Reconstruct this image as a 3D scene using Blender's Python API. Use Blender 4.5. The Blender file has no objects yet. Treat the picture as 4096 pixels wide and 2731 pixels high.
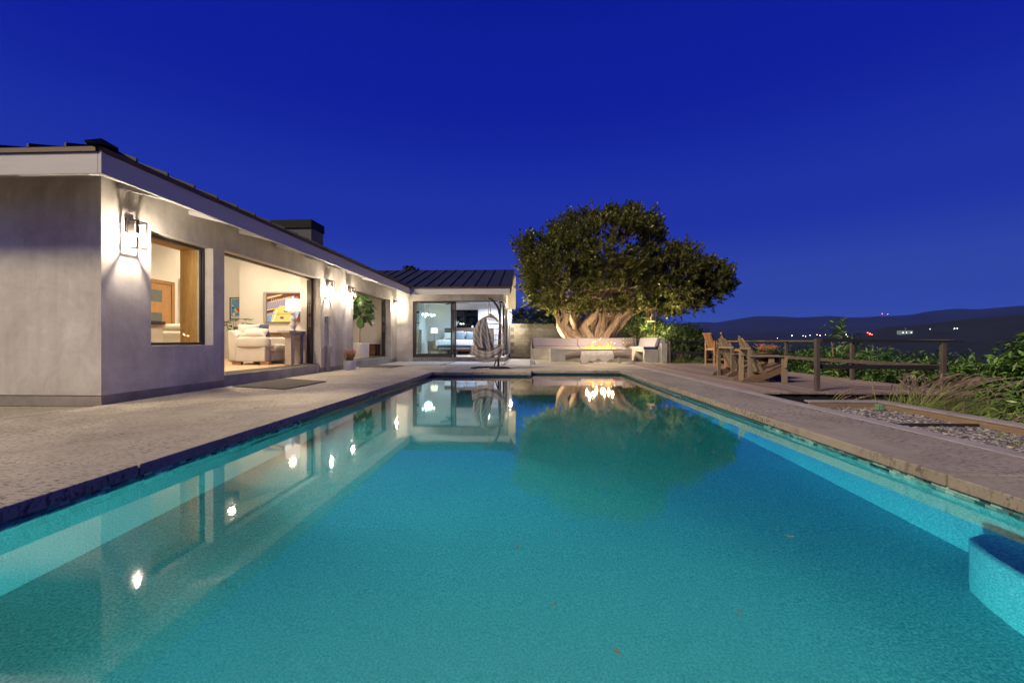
import bpy, math, random
import numpy as np
from mathutils import Vector, Matrix
random.seed(7); RNG = np.random.default_rng(7)
SC = bpy.context.scene; COL = SC.collection
R = math.radians
# ------------------------------------------------------------------ camera, sky, sun, exposure
PSI = math.atan(70/1680.0); CH = 0.85
cam = bpy.data.objects.new('camera', bpy.data.cameras.new('camera')); COL.objects.link(cam)
cam.data.sensor_width = 36; cam.data.lens = 36*1680/4096
cam.data.clip_start = 0.05; cam.data.clip_end = 30000
cam.location = (0, 0, CH); cam.rotation_euler = (math.pi/2, 0, PSI)
SC.camera = cam
W = bpy.data.worlds.new('World'); SC.world = W; W.use_nodes = True
wn = W.node_tree.nodes; wl = W.node_tree.links; wn.clear()
wo = wn.new('ShaderNodeOutputWorld'); bg = wn.new('ShaderNodeBackground'); wl.new(bg.outputs[0], wo.inputs[0])
SUN_EL, SUN_AZ = R(34), R(234)          # dusk glow: compass azimuth of the light, from behind left
tc = wn.new('ShaderNodeTexCoord'); sx = wn.new('ShaderNodeSeparateXYZ'); wl.new(tc.outputs['Generated'], sx.inputs[0])
rmp = wn.new('ShaderNodeValToRGB'); wl.new(sx.outputs['Z'], rmp.inputs[0])
cr = rmp.color_ramp; cr.interpolation = 'EASE'
els = [(0.0, (.058, .105, .40)), (.10, (.036, .068, .395)), (.26, (.014, .032, .37)), (.5, (.0045, .012, .32)), (.75, (.0015, .008, .25)), (1, (.001, .006, .22))]
while len(cr.elements) < len(els): cr.elements.new(.5)
for e, (p, c) in zip(cr.elements, els): e.position = p; e.color = (*c, 1)
wl.new(rmp.outputs[0], bg.inputs[0]); bg.inputs[1].default_value = .80
sl = bpy.data.lights.new('sun', 'SUN'); sl.energy = 3.0; sl.angle = R(12); sl.color = (1.0, .84, .52)
so = bpy.data.objects.new('sun', sl); COL.objects.link(so)
sd = Vector((math.sin(SUN_AZ)*math.cos(SUN_EL), math.cos(SUN_AZ)*math.cos(SUN_EL), math.sin(SUN_EL)))
so.rotation_euler = sd.to_track_quat('Z', 'Y').to_euler(); so.location = (-20, -20, 30)
vs = SC.view_settings; vs.view_transform = 'Standard'; vs.look = 'None'; vs.exposure = 0.36; vs.gamma = 1; vs.use_curve_mapping = False
cy = SC.cycles; cy.use_denoising = True; cy.caustics_reflective = False; cy.caustics_refractive = False
cy.max_bounces = 8; cy.diffuse_bounces = 3; cy.glossy_bounces = 4; cy.transmission_bounces = 8; cy.transparent_max_bounces = 16
cy.sample_clamp_indirect = 4; cy.use_light_tree = True
# ------------------------------------------------------------------ helpers
_ps, _pc = math.sin(PSI), math.cos(PSI)
def atY(u, v, Y):        # world point seen at photo pixel (u, v) on the vertical plane y = Y
    a = (u-2048)/1680; dx = a*_pc-_ps; dy = a*_ps+_pc; t = Y/dy
    return Vector((dx*t, Y, CH-(v-1365.5)/1680*t))
def tag(o, label=None, cat=None, group=None, kind=None):
    if label: o['label'] = label
    if cat: o['category'] = cat
    if group: o['group'] = group
    if kind: o['kind'] = kind
    return o
def thing(name, label, cat, loc=(0, 0, 0), group=None, kind=None):
    o = bpy.data.objects.new(name, None); COL.objects.link(o); o.location = loc; o.empty_display_size = .1
    return tag(o, label, cat, group, kind)
def wloc(o):
    p = Vector(o.location)
    while o.parent: o = o.parent; p = p+Vector(o.location)
    return p
def link(me, name, m, parent=None):
    o = bpy.data.objects.new(name, me); COL.objects.link(o)
    if m is not None:
        me.materials.clear()
        for q in (m if isinstance(m, (list, tuple)) else [m]): me.materials.append(q)
    if parent is not None: o.parent = parent; o.location = -wloc(parent)
    return o
def copytree(o, parent=None, loc=None, rz=None, label=None):
    c = o.copy(); COL.objects.link(c)
    if parent is not None: c.parent = parent
    if loc is not None: c.location = loc
    if rz is not None: c.rotation_euler = (0, 0, rz)
    if label: c['label'] = label
    for ch in [k for k in o.children]: copytree(ch, c)
    return c
class MB:
    def __init__(s): s.v = []; s.f = []; s.m = []; s.c = []
    def add(s, vs, fs, mi=0, col=None):
        b = len(s.v); s.v += [tuple(p) for p in vs]
        for f in fs: s.f.append(tuple(b+i for i in f)); s.m.append(mi); s.c.append(col)
        return s
    def box(s, x0, x1, y0, y1, z0, z1, mi=0, M=None, col=None):
        vs = [(x, y, z) for z in (z0, z1) for y in (y0, y1) for x in (x0, x1)]
        if M is not None: vs = [M @ Vector(p) for p in vs]
        return s.add(vs, [(0, 2, 3, 1), (4, 5, 7, 6), (0, 1, 5, 4), (2, 6, 7, 3), (0, 4, 6, 2), (1, 3, 7, 5)], mi, col)
    def prism(s, poly, d, mi=0, M=None):          # poly: 3d points of one face, d: extrusion vector
        n = len(poly); d = Vector(d); vs = [Vector(p) for p in poly]; vs = vs+[p+d for p in vs]
        if M is not None: vs = [M @ p for p in vs]
        return s.add(vs, [tuple(range(n-1, -1, -1)), tuple(range(n, 2*n))]+[(i, (i+1) % n, n+(i+1) % n, n+i) for i in range(n)], mi)
    def tube(s, path, rad, seg=8, mi=0, cap=True, flat=1.0, closed=False, rfun=None):
        path = [Vector(p) for p in path]; n = len(path)
        if not isinstance(rad, (list, tuple)): rad = [rad]*n
        vs = []; up = None
        for i, p in enumerate(path):
            if closed: t = path[(i+1) % n]-path[i-1]
            else: t = path[min(i+1, n-1)]-path[max(i-1, 0)]
            if t.length < 1e-9: t = Vector((0, 0, 1))
            t.normalize()
            if up is None: up = Vector((0, 0, 1)) if abs(t.z) < .9 else Vector((1, 0, 0))
            a = t.cross(up)
            if a.length < 1e-6: a = t.cross(Vector((1, 0, 0)))
            a.normalize(); b = a.cross(t).normalized(); up = b
            for k in range(seg):
                th = 2*math.pi*k/seg; r = rad[i]*(rfun(i, th) if rfun else 1)
                vs.append(p+a*math.cos(th)*r+b*math.sin(th)*r*flat)
        fs = []
        for i in range(n if closed else n-1):
            j = (i+1) % n
            for k in range(seg): fs.append((i*seg+k, i*seg+(k+1) % seg, j*seg+(k+1) % seg, j*seg+k))
        if cap and not closed: fs += [tuple(range(seg-1, -1, -1)), tuple((n-1)*seg+k for k in range(seg))]
        return s.add(vs, fs, mi)
    def lathe(s, prof, c=(0, 0, 0), seg=24, mi=0, sx=1, sy=1):
        vs = []; n = len(prof)
        for r, z in prof:
            for k in range(seg):
                t = 2*math.pi*k/seg; vs.append((c[0]+r*math.cos(t)*sx, c[1]+r*math.sin(t)*sy, c[2]+z))
        fs = [(i*seg+k, i*seg+(k+1) % seg, (i+1)*seg+(k+1) % seg, (i+1)*seg+k) for i in range(n-1) for k in range(seg)]
        fs += [tuple(range(seg-1, -1, -1)), tuple((n-1)*seg+k for k in range(seg))]
        return s.add(vs, fs, mi)
    def grid(s, fn, nu, nv, mi=0, col=None):
        vs = [fn(i/nu, j/nv) for j in range(nv+1) for i in range(nu+1)]
        return s.add(vs, [(j*(nu+1)+i, j*(nu+1)+i+1, (j+1)*(nu+1)+i+1, (j+1)*(nu+1)+i) for j in range(nv) for i in range(nu)], mi, col)
    def mesh(s, name):
        me = bpy.data.meshes.new(name); me.from_pydata(s.v, [], s.f); 
        if any(s.m): me.polygons.foreach_set('material_index', s.m)
        if any(c is not None for c in s.c):
            at = me.color_attributes.new('Col', 'FLOAT_COLOR', 'CORNER')
            buf = []
            for p, c in zip(me.polygons, s.c): buf += list((*(c or (1, 1, 1)), 1.0))*p.loop_total
            at.data.foreach_set('color', buf)
        me.update(); return me
    def build(s, name, m, parent=None, smooth=False, bevel=0, subsurf=0, segs=2, ang=None):
        me = s.mesh(name); o = link(me, name, m, parent)
        if smooth or ang is not None:
            me.polygons.foreach_set('use_smooth', [True]*len(me.polygons))
            if ang is not None: me.set_sharp_from_angle(angle=R(ang))
        if bevel:
            b = o.modifiers.new('bevel', 'BEVEL'); b.width = bevel; b.segments = segs; b.limit_method = 'ANGLE'; b.angle_limit = R(40)
        if subsurf:
            q = o.modifiers.new('sub', 'SUBSURF'); q.levels = subsurf; q.render_levels = subsurf
        return o
def boxpart(name, m, parent, x0, x1, y0, y1, z0, z1, bevel=0, M=None):
    return MB().box(x0, x1, y0, y1, z0, z1, M=M).build(name, m, parent, bevel=bevel)
def npmesh(name, verts, faces):     # numpy verts (n,3), faces (m,k)
    me = bpy.data.meshes.new(name); k = faces.shape[1]
    me.vertices.add(len(verts)); me.vertices.foreach_set('co', np.asarray(verts, np.float32).ravel())
    me.loops.add(faces.size); me.loops.foreach_set('vertex_index', faces.astype(np.int32).ravel())
    me.polygons.add(len(faces)); me.polygons.foreach_set('loop_start', np.arange(0, faces.size, k, dtype=np.int32))
    me.update(calc_edges=True); me.validate(); return me
def nrm(a): return a/np.maximum(np.linalg.norm(a, axis=1, keepdims=True), 1e-9)
def leafverts(P, D, N, L, Wd, fold=.25):   # one folded pointed leaf (4 verts, quad) per row
    D = nrm(D); S = nrm(np.cross(D, N)); U = np.cross(S, D)
    L = np.asarray(L).reshape(-1, 1)*np.ones((len(P), 1)); Wd = np.asarray(Wd).reshape(-1, 1)*np.ones((len(P), 1))
    mid = P+D*L*.5
    v = np.stack([P, mid+S*Wd*.5+U*Wd*fold, P+D*L-U*L*.12, mid-S*Wd*.5+U*Wd*fold], 1)
    return v.reshape(-1, 3), np.arange(len(P)*4).reshape(-1, 4)
# ------------------------------------------------------------------ materials
def newmat(name):
    m = bpy.data.materials.new(name); m.use_nodes = True; nt = m.node_tree
    return m, nt, nt.nodes, nt.links, nt.nodes['Principled BSDF']
def coords(nt, scale=(1, 1, 1), rnd=True):
    n, l = nt.nodes, nt.links
    t = n.new('ShaderNodeTexCoord'); mp = n.new('ShaderNodeMapping'); mp.inputs['Scale'].default_value = scale
    if rnd:
        oi = n.new('ShaderNodeObjectInfo'); ml = n.new('ShaderNodeMath'); ml.operation = 'MULTIPLY'; ml.inputs[1].default_value = 37
        l.new(oi.outputs['Random'], ml.inputs[0]); va = n.new('ShaderNodeVectorMath'); va.operation = 'ADD'
        l.new(t.outputs['Object'], va.inputs[0]); l.new(ml.outputs[0], va.inputs[1]); l.new(va.outputs[0], mp.inputs[0])
    else: l.new(t.outputs['Object'], mp.inputs[0])
    return mp.outputs[0]
def noise(nt, vec, scale, detail=5, rough=.55, dist=0):
    q = nt.nodes.new('ShaderNodeTexNoise'); q.inputs['Scale'].default_value = scale; q.inputs['Detail'].default_value = detail
    q.inputs['Roughness'].default_value = rough; q.inputs['Distortion'].default_value = dist; nt.links.new(vec, q.inputs['Vector']); return q.outputs['Fac']
def ramp(nt, fac, stops, interp='LINEAR'):
    r = nt.nodes.new('ShaderNodeValToRGB'); r.color_ramp.interpolation = interp
    while len(r.color_ramp.elements) < len(stops): r.color_ramp.elements.new(.5)
    for e, (p, c) in zip(r.color_ramp.elements, stops):
        e.position = p; e.color = (*c, 1) if not isinstance(c, (int, float)) else (c, c, c, 1)
    nt.links.new(fac, r.inputs[0]); return r.outputs[0]
def mixc(nt, fac, a, b, mode='MIX'):
    q = nt.nodes.new('ShaderNodeMix'); q.data_type = 'RGBA'; q.blend_type = mode
    for s, val in ((q.inputs['Factor'], fac), (q.inputs['A'], a), (q.inputs['B'], b)):
        if isinstance(val, (int, float)): s.default_value = val
        elif isinstance(val, tuple): s.default_value = (*val, 1)
        else: nt.links.new(val, s)
    return q.outputs['Result']
def bumpn(nt, h, strength, dist=.02, prev=None):
    b = nt.nodes.new('ShaderNodeBump'); b.inputs['Strength'].default_value = strength; b.inputs['Distance'].default_value = dist
    nt.links.new(h, b.inputs['Height'])
    if prev is not None: nt.links.new(prev, b.inputs['Normal'])
    return b.outputs[0]
def mat(name, c, rough=.6, var=.18, scale=3, bump=.15, bscale=40, metal=0, spec=.4, stretch=(1, 1, 1), rnd=True, c2=None, detail=6, dist=.01, rvar=.1):
    m, nt, n, l, p = newmat(name); vec = coords(nt, stretch, rnd)
    f = noise(nt, vec, scale, detail)
    lo = tuple(x*(1-var) for x in c) if c2 is None else c; hi = tuple(min(1, x*(1+var)) for x in c) if c2 is None else c2
    col = ramp(nt, f, [(.3, lo), (.7, hi)])
    f2 = noise(nt, vec, bscale, 4)
    col = mixc(nt, .35*min(1, var*3), col, ramp(nt, f2, [(.3, .55), (.7, 1.0)]), 'MULTIPLY')
    l.new(col, p.inputs['Base Color']); p.inputs['Metallic'].default_value = metal
    rr = n.new('ShaderNodeMapRange'); rr.inputs['To Min'].default_value = max(.02, rough-rvar); rr.inputs['To Max'].default_value = min(1, rough+rvar)
    l.new(f, rr.inputs['Value']); l.new(rr.outputs[0], p.inputs['Roughness'])
    p.inputs['Specular IOR Level'].default_value = spec
    if bump: l.new(bumpn(nt, f2, bump, dist), p.inputs['Normal'])
    return m
def emis(name, c, s):
    m = bpy.data.materials.new(name); m.use_nodes = True; nt = m.node_tree; nt.nodes.clear()
    o = nt.nodes.new('ShaderNodeOutputMaterial'); e = nt.nodes.new('ShaderNodeEmission'); e.inputs[0].default_value = (*c, 1); e.inputs[1].default_value = s
    nt.links.new(e.outputs[0], o.inputs[0]); return m
def glass(name, tint=(1, 1, 1), rough=0.0, gl=1.0):
    m = bpy.data.materials.new(name); m.use_nodes = True; nt = m.node_tree; nt.nodes.clear()
    o = nt.nodes.new('ShaderNodeOutputMaterial'); t = nt.nodes.new('ShaderNodeBsdfTransparent'); g = nt.nodes.new('ShaderNodeBsdfGlossy')
    t.inputs[0].default_value = (*tint, 1); g.inputs['Roughness'].default_value = rough
    fr = nt.nodes.new('ShaderNodeFresnel'); fr.inputs[0].default_value = 1.45; mx = nt.nodes.new('ShaderNodeMixShader')
    ml = nt.nodes.new('ShaderNodeMath'); ml.operation = 'MULTIPLY'; ml.inputs[1].default_value = gl; ge = nt.nodes.new('ShaderNodeNewGeometry'); iv = nt.nodes.new('ShaderNodeMath'); iv.operation = 'SUBTRACT'; iv.inputs[0].default_value = 1; nt.links.new(ge.outputs['Backfacing'], iv.inputs[1]); m2 = nt.nodes.new('ShaderNodeMath'); m2.operation = 'MULTIPLY'; nt.links.new(fr.outputs[0], m2.inputs[0]); nt.links.new(iv.outputs[0], m2.inputs[1]); nt.links.new(m2.outputs[0], ml.inputs[0])
    nt.links.new(ml.outputs[0], mx.inputs[0]); nt.links.new(t.outputs[0], mx.inputs[1]); nt.links.new(g.outputs[0], mx.inputs[2]); nt.links.new(mx.outputs[0], o.inputs[0]); return m
def vcol(name, emit=0, rough=.5):      # colour comes from the piece itself (attribute Col)
    m, nt, n, l, p = newmat(name); a = n.new('ShaderNodeAttribute'); a.attribute_name = 'Col'
    l.new(a.outputs['Color'], p.inputs['Base Color']); p.inputs['Roughness'].default_value = rough
    if emit: l.new(a.outputs['Color'], p.inputs['Emission Color']); p.inputs['Emission Strength'].default_value = emit
    return m
def stucco():
    m, nt, n, l, p = newmat('troweled_stucco'); v = coords(nt, rnd=False)
    big = noise(nt, v, .8, 6, .62, .6); mid = noise(nt, v, 3.5, 6, .65, 1.2); fine = noise(nt, v, 70, 3)
    vs2 = coords(nt, (5, 5, .55), False); st = noise(nt, vs2, 1.4, 5, .6, .4)
    c = ramp(nt, big, [(.3, (.42, .385, .33)), (.5, (.62, .58, .51)), (.72, (.76, .725, .66))])
    c = mixc(nt, .5, c, ramp(nt, mid, [(.3, .72), (.65, 1.0)]), 'MULTIPLY'); c = mixc(nt, .35, c, ramp(nt, st, [(.35, .7), (.6, 1.0)]), 'MULTIPLY')
    l.new(c, p.inputs['Base Color']); p.inputs['Roughness'].default_value = .62; p.inputs['Specular IOR Level'].default_value = .3
    l.new(bumpn(nt, fine, .12, .004, bumpn(nt, mid, .18, .012)), p.inputs['Normal']); return m
def concrete_deck(name, base, pit=.5, warm=1.0):
    m, nt, n, l, p = newmat(name); v = coords(nt, rnd=False); v2 = coords(nt, (9, 17, 9), False)
    big = noise(nt, v, .55, 6, .6, .5); mid = noise(nt, v, 2.6, 7, .68, 1.0); pits = noise(nt, v2, 2.4, 3, .6); msk = noise(nt, v, .9, 4, .6)
    b = base
    c = ramp(nt, big, [(.28, tuple(x*.72 for x in b)), (.55, b), (.75, tuple(x*1.22 for x in b))])
    c = mixc(nt, .55, c, ramp(nt, mid, [(.28, .55), (.6, 1.0)]), 'MULTIPLY')
    th = ramp(nt, pits, [(.38, .0), (.47, 1.0)]); mk = ramp(nt, msk, [(.34, 0.0), (.56, 1.0)])
    inv = mixc(nt, mk, (1, 1, 1), th); c = mixc(nt, pit, c, inv, 'MULTIPLY')
    vo = n.new('ShaderNodeTexVoronoi'); vo.feature = 'DISTANCE_TO_EDGE'; vo.inputs['Scale'].default_value = .42
    wv_ = n.new('ShaderNodeVectorMath'); wv_.operation = 'ADD'; nv_ = n.new('ShaderNodeTexNoise'); nv_.inputs['Scale'].default_value = 2.2; nv_.inputs['Detail'].default_value = 6; l.new(v, nv_.inputs['Vector'])
    l.new(v, wv_.inputs[0]); l.new(nv_.outputs['Color'], wv_.inputs[1]); l.new(wv_.outputs[0], vo.inputs['Vector'])
    ck = ramp(nt, vo.outputs['Distance'], [(.0, .25), (.0045, 1.0)]); km = ramp(nt, msk, [(.5, 0.0), (.56, 1.0)]); ck = mixc(nt, km, (1, 1, 1), ck); c = mixc(nt, .8, c, ck, 'MULTIPLY')
    fine = noise(nt, v, 90, 3)
    l.new(c, p.inputs['Base Color']); p.inputs['Roughness'].default_value = .8; p.inputs['Specular IOR Level'].default_value = .25
    l.new(bumpn(nt, fine, .25, .004, bumpn(nt, inv, .28, .005)), p.inputs['Normal']); return m
def wood(name, c1, c2, axis=1, rough=.6, grain=1.0, bump=.25):
    st = [14, 14, 14]; st[axis] = .9
    m, nt, n, l, p = newmat(name); v = coords(nt, tuple(st), True); oi = n.new('ShaderNodeObjectInfo')
    g = noise(nt, v, 1.3*grain, 7, .65, 1.2); g2 = noise(nt, v, 6*grain, 4, .6)
    c = ramp(nt, g, [(.28, c1), (.72, c2)]); c = mixc(nt, .45, c, ramp(nt, g2, [(.3, .5), (.6, 1.0)]), 'MULTIPLY')
    mr = n.new('ShaderNodeMapRange'); mr.inputs['To Min'].default_value = .68; mr.inputs['To Max'].default_value = 1.15; l.new(oi.outputs['Random'], mr.inputs['Value'])
    c = mixc(nt, 1.0, c, mr.outputs[0], 'MULTIPLY')
    l.new(c, p.inputs['Base Color']); p.inputs['Roughness'].default_value = rough; p.inputs['Specular IOR Level'].default_value = .3
    l.new(bumpn(nt, g2, bump, .004, bumpn(nt, g, bump, .006)), p.inputs['Normal']); return m
def leafmat(name, c1, c2, trans=.25, rough=.4, scale=1.2):
    m, nt, n, l, p = newmat(name); v = coords(nt, rnd=False)
    f = noise(nt, v, scale, 3); f2 = noise(nt, v, 23, 2); g = n.new('ShaderNodeNewGeometry')
    c = ramp(nt, f, [(.3, c1), (.7, c2)]); c = mixc(nt, .6, c, ramp(nt, f2, [(.3, .45), (.7, 1.15)]), 'MULTIPLY')
    mr = n.new('ShaderNodeMapRange'); mr.inputs['To Min'].default_value = .55; mr.inputs['To Max'].default_value = 1.35; l.new(g.outputs['Random Per Island'], mr.inputs['Value'])
    c = mixc(nt, 1.0, c, mr.outputs[0], 'MULTIPLY')
    l.new(c, p.inputs['Base Color']); p.inputs['Roughness'].default_value = rough; p.inputs['Specular IOR Level'].default_value = .4
    tb = n.new('ShaderNodeBsdfTranslucent'); l.new(c, tb.inputs[0]); mx = n.new('ShaderNodeMixShader'); mx.inputs[0].default_value = trans
    l.new(p.outputs[0], mx.inputs[1]); l.new(tb.outputs[0], mx.inputs[2]); l.new(mx.outputs[0], n['Material Output'].inputs[0]); return m
M = {}
M['stucco'] = stucco()
M['deck'] = concrete_deck('patio_concrete', (.47, .415, .32), .62)
M['deck2'] = concrete_deck('pool_side_concrete', (.34, .30, .245), .8)
M['border'] = mat('concrete_border', (.34, .31, .30), .8, .2, 2.2, .3, 60, rnd=False)
M['paver'] = mat('smooth_paver', (.42, .40, .38), .75, .15, 2.0, .15, 60)
M['raw'] = mat('board_formed_concrete', (.34, .325, .30), .75, .28, 2.4, .25, 30, rnd=False)
M['skirt'] = mat('foundation_render', (.33, .29, .24), .8, .22, 3, .4, 40, rnd=False)
M['white'] = mat('white_painted_wood', (.50, .485, .475), .55, .06, 3, .12, 25, stretch=(1, .15, 6))
M['inwall'] = mat('warm_white_plaster', (.78, .73, .64), .8, .04, 2, .04, 50)
M['bedwall'] = mat('cool_white_plaster', (.72, .74, .78), .8, .03, 2, .04, 50)
M['bronze'] = mat('dark_bronze_aluminium', (.045, .036, .032), .42, .15, 5, .03, 60, metal=.3, spec=.5)
M['track'] = mat('aluminium_track', (.38, .33, .27), .35, .15, 5, .03, 60, metal=.8)
M['copper'] = mat('brown_metal_trim', (.10, .055, .035), .55, .25, 3, .1, 30, metal=.2)
M['roof'] = mat('dark_standing_seam_metal', (.022, .024, .03), .55, .3, 1.2, .05, 20, metal=.0, spec=.25)
M['black'] = mat('black_metal', (.010, .0095, .0095), .55, .2, 4, .05, 50, metal=.0, spec=.12)
M['gold'] = wood('honey_fir', (.42, .24, .08), (.62, .40, .15), 2, .45)
M['oak'] = wood('oak_floor', (.50, .33, .18), (.66, .48, .30), 1, .4)
M['doorwood'] = wood('orange_fir_door', (.42, .21, .08), (.58, .33, .14), 2, .45)
M['glass'] = glass('clear_glass', (.97, .98, .97))
M['tglass'] = glass('green_tinted_glass', (.80, .93, .93), gl=1.0)
M['lglass'] = glass('lantern_glass', (.98, .98, .97), .02, .8)
M['teak'] = wood('weathered_grey_teak', (.25, .185, .125), (.40, .31, .215), 2, .75)
M['teakx'] = wood('weathered_grey_teak_x', (.25, .18, .125), (.40, .30, .21), 0, .75)
M['teakd'] = wood('dark_weathered_teak', (.12, .075, .05), (.24, .155, .10), 0, .75)
M['stool'] = wood('orange_teak', (.34, .17, .07), (.50, .28, .13), 2, .55)
M['plank'] = wood('grey_brown_decking', (.20, .145, .115), (.37, .29, .24), 1, .8, bump=.4)
M['railmetal'] = mat('brown_grey_railing', (.085, .066, .056), .6, .15, 4, .08, 60)
M['railwood'] = mat('dark_rail_board', (.022, .018, .017), .6, .2, 4, .15, 40)
M['pebble'] = None
M['log'] = wood('grey_log', (.20, .165, .13), (.42, .35, .27), 0, .85, .7, .5)
M['fur'] = mat('cream_sheepskin', (.88, .78, .66), .9, .15, 9, .2, 60)
M['cush'] = mat('mauve_canvas', (.30, .275, .32), .85, .06, 6, .25, 220)
M['cushd'] = mat('navy_canvas_side', (.05, .045, .12), .85, .1, 6, .2, 220)
M['sofa'] = mat('cream_linen', (.70, .645, .56), .9, .05, 5, .35, 240)
M['cream'] = mat('cream_paint', (.66, .58, .44), .6, .06, 3, .05, 40)
M['blue'] = mat('slate_blue_leather', (.07, .075, .12), .45, .15, 6, .1, 60)
M['pot'] = mat('white_glazed_pot', (.72, .70, .66), .5, .05, 4, .03, 60)
M['soil'] = mat('bark_soil', (.10, .06, .035), .95, .4, 30, .8, 60)
M['stem'] = mat('tan_stem', (.34, .23, .12), .8, .25, 10, .3, 50)
M['trunk'] = None
M['lampbody'] = mat('ribbed_white_ceramic', (.78, .72, .62), .5, .08, 6, .5, 90, stretch=(1, 1, 8))
# ================================================================== PATIO, POOL, DECK, TERRAIN
PXL, PXR, PYN, PY1, PY2, PSX = -2.70, 2.66, .60, 11.60, 12.38, .05     # pool edges
ROWS = [-3.0, .35, 2.8, 5.25, 7.62, 10.1, 12.62, 15.05]
J = .008
patio = thing('patio', None, None, kind='structure')
def slab(poly, m='deck', z=0, t=.080, par=patio, bev=.008):
    vs = [(x, y, z-t) for x, y in poly]
    return MB().prism(vs, (0, 0, t)).build('slab', M[m], par, bevel=bev)
def rect(x0, x1, y0, y1): return [(x0+J, y0+J), (x1-J, y0+J), (x1-J, y1-J), (x0+J, y1-J)]
for a, b in zip(ROWS, ROWS[1:]):
    if b <= 5.3:
        slab(rect(-12, -5.72, a, b)); 
    lo = max(a, -3)
    if a < PYN < b:
        slab([(-5.72+J, a+J), (PXR+.0, a+J), (PXR, PYN), (PXL, PYN), (PXL, b-J), (-5.72+J, b-J)])
    elif b > 11 and a < PY1:
        slab([(-5.72+J, a+J), (PXL, a+J), (PXL, PY1), (PSX, PY1), (PSX, b-J), (-5.72+J, b-J)])
    elif a < 0: slab(rect(-5.72, PXR, a, b))
    elif b < 12: slab([(-5.72+J, a+J), (PXL, a+J), (PXL, b-J), (-5.72+J, b-J)])
slab(rect(-5.72, -2.6, 12.62, 15.05)); slab([(-2.6+J, 12.62+J), (PSX, 12.62+J), (PSX, 15.05-J), (-2.6+J, 15.05-J)])
for a, b in zip(ROWS, ROWS[1:]):
    if b < 12.3: slab([(PXR, a+J), (3.60, a+J), (3.60, b-J), (PXR, b-J)], 'deck2')
slab([(PXR, 10.1+J), (3.60, 10.1+J), (3.60, 13.3), (1.9, 13.3), (1.9, PY2), (PXR, PY2)], 'deck2')
slab([(PSX+J, PY2), (1.9-J, PY2), (1.9-J, 15.4), (PSX+J, 15.4)])
slab([(1.9+J, 13.3+J), (3.6, 13.3+J), (3.6, 16.1), (1.9+J, 16.1)])
slab([(PSX+.18, 15.4+J), (1.9-J, 15.4+J), (1.9-J, 22.6), (PSX+.18, 22.6)])
slab([(1.9+J, 16.1+J), (5.32, 16.1+J), (5.32, 22.6), (1.9+J, 22.6)])
for a, b in zip(ROWS[:5]+[10.1, 12.62], ROWS[1:5]+[7.62, 12.62, 15.05]):
    if b > a: MB().box(3.607, 3.78, a+J, b-J, -.12, .003).build('border_strip', M['border'], patio, bevel=.01)
MB().box(3.607, 3.78, 7.62+J, 10.1-J, -.12, .003).build('border_strip', M['border'], patio, bevel=.01)
MB().box(3.607, 3.78, 15.05+J, 16.09, -.12, .003).build('border_strip', M['border'], patio, bevel=.01)
for x0, x1, y0, y1 in [(-5.6, -3.25, 15.2, 17.55), (-3.08, -.95, 15.2, 17.55)]: slab(rect(x0, x1, y0, y1), 'paver', .0)
for k in range(4): slab(rect(-.92, .03, 15.2+k*1.3, 16.42+k*1.3), 'paver', .0)
# base under the paving (seen only in joints)
MB().box(-12, PXL-.05, -3, 24, -2.45, -.081).box(PXR+.05, 3.6, -3, 22.6, -2.45, -.081).box(PXL-.05, PXR+.05, 12.6, 24, -2.45, -.081).box(PXL-.05, PSX-.08, 11.8, 12.6, -2.45, -.081).box(PXL-.05, PXR+.05, -3, .4, -2.45, -.081).box(3.6, 5.3, 16.2, 22.6, -.5, -.081).build('sub_base', M['soil'], patio)
# ---- pool shell
plaster, nt, n_, l_, p_ = newmat('pebble_pool_plaster'); v = coords(nt, rnd=False)
f1 = noise(nt, v, 85, 2, .6); f2 = noise(nt, v, 1.2, 4)
c = ramp(nt, f1, [(.30, (.10, .34, .34)), (.5, (.24, .60, .58)), (.72, (.55, .86, .82))]); c = mixc(nt, .4, c, ramp(nt, f2, [(.3, .72), (.7, 1.0)]), 'MULTIPLY')
l_.new(c, p_.inputs['Base Color']); p_.inputs['Roughness'].default_value = .8
pool = thing('pool', None, None, kind='structure')
s = MB()
x0, x1, ya, yb, yc, xs = PXL-.03, PXR+.03, PYN-.03, PY1+.03, PY2+.03, PSX-.03
out = [(x0, ya), (x1, ya), (x1, yc), (xs, yc), (xs, yb), (x0, yb)]
zt = -.12
def fz(y): return -.95-.05*(y-.5)
n = len(out); vs = []
ys = [ya, 3, 6, 9.5, yb, yc]
for i in range(n):
    (ax, ay), (bx, by) = out[i], out[(i+1) % n]
    s.add([(ax, ay, zt), (bx, by, zt), (bx, by, -2), (ax, ay, -2)], [(0, 1, 2, 3)])
for a, b in zip(ys, ys[1:]):
    xa = x0 if b <= yb+.001 else xs
    s.add([(xa, a, fz(a)), (x1, a, fz(a)), (x1, b, fz(b)), (xa, b, fz(b))], [(0, 1, 2, 3)])
s.build('pool_shell', plaster, pool)
bp = [(2.69, 2.47), (2.52, 2.46), (2.42, 2.42), (2.35, 2.34), (2.30, 2.2), (2.265, 2.02), (2.21, 1.6), (2.1, .57), (2.69, .57)]
MB().prism([(x, y, -1.3) for x, y in bp], (0, 0, .86)).build('corner_bench', plaster, pool, bevel=.03, ang=30)
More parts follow.
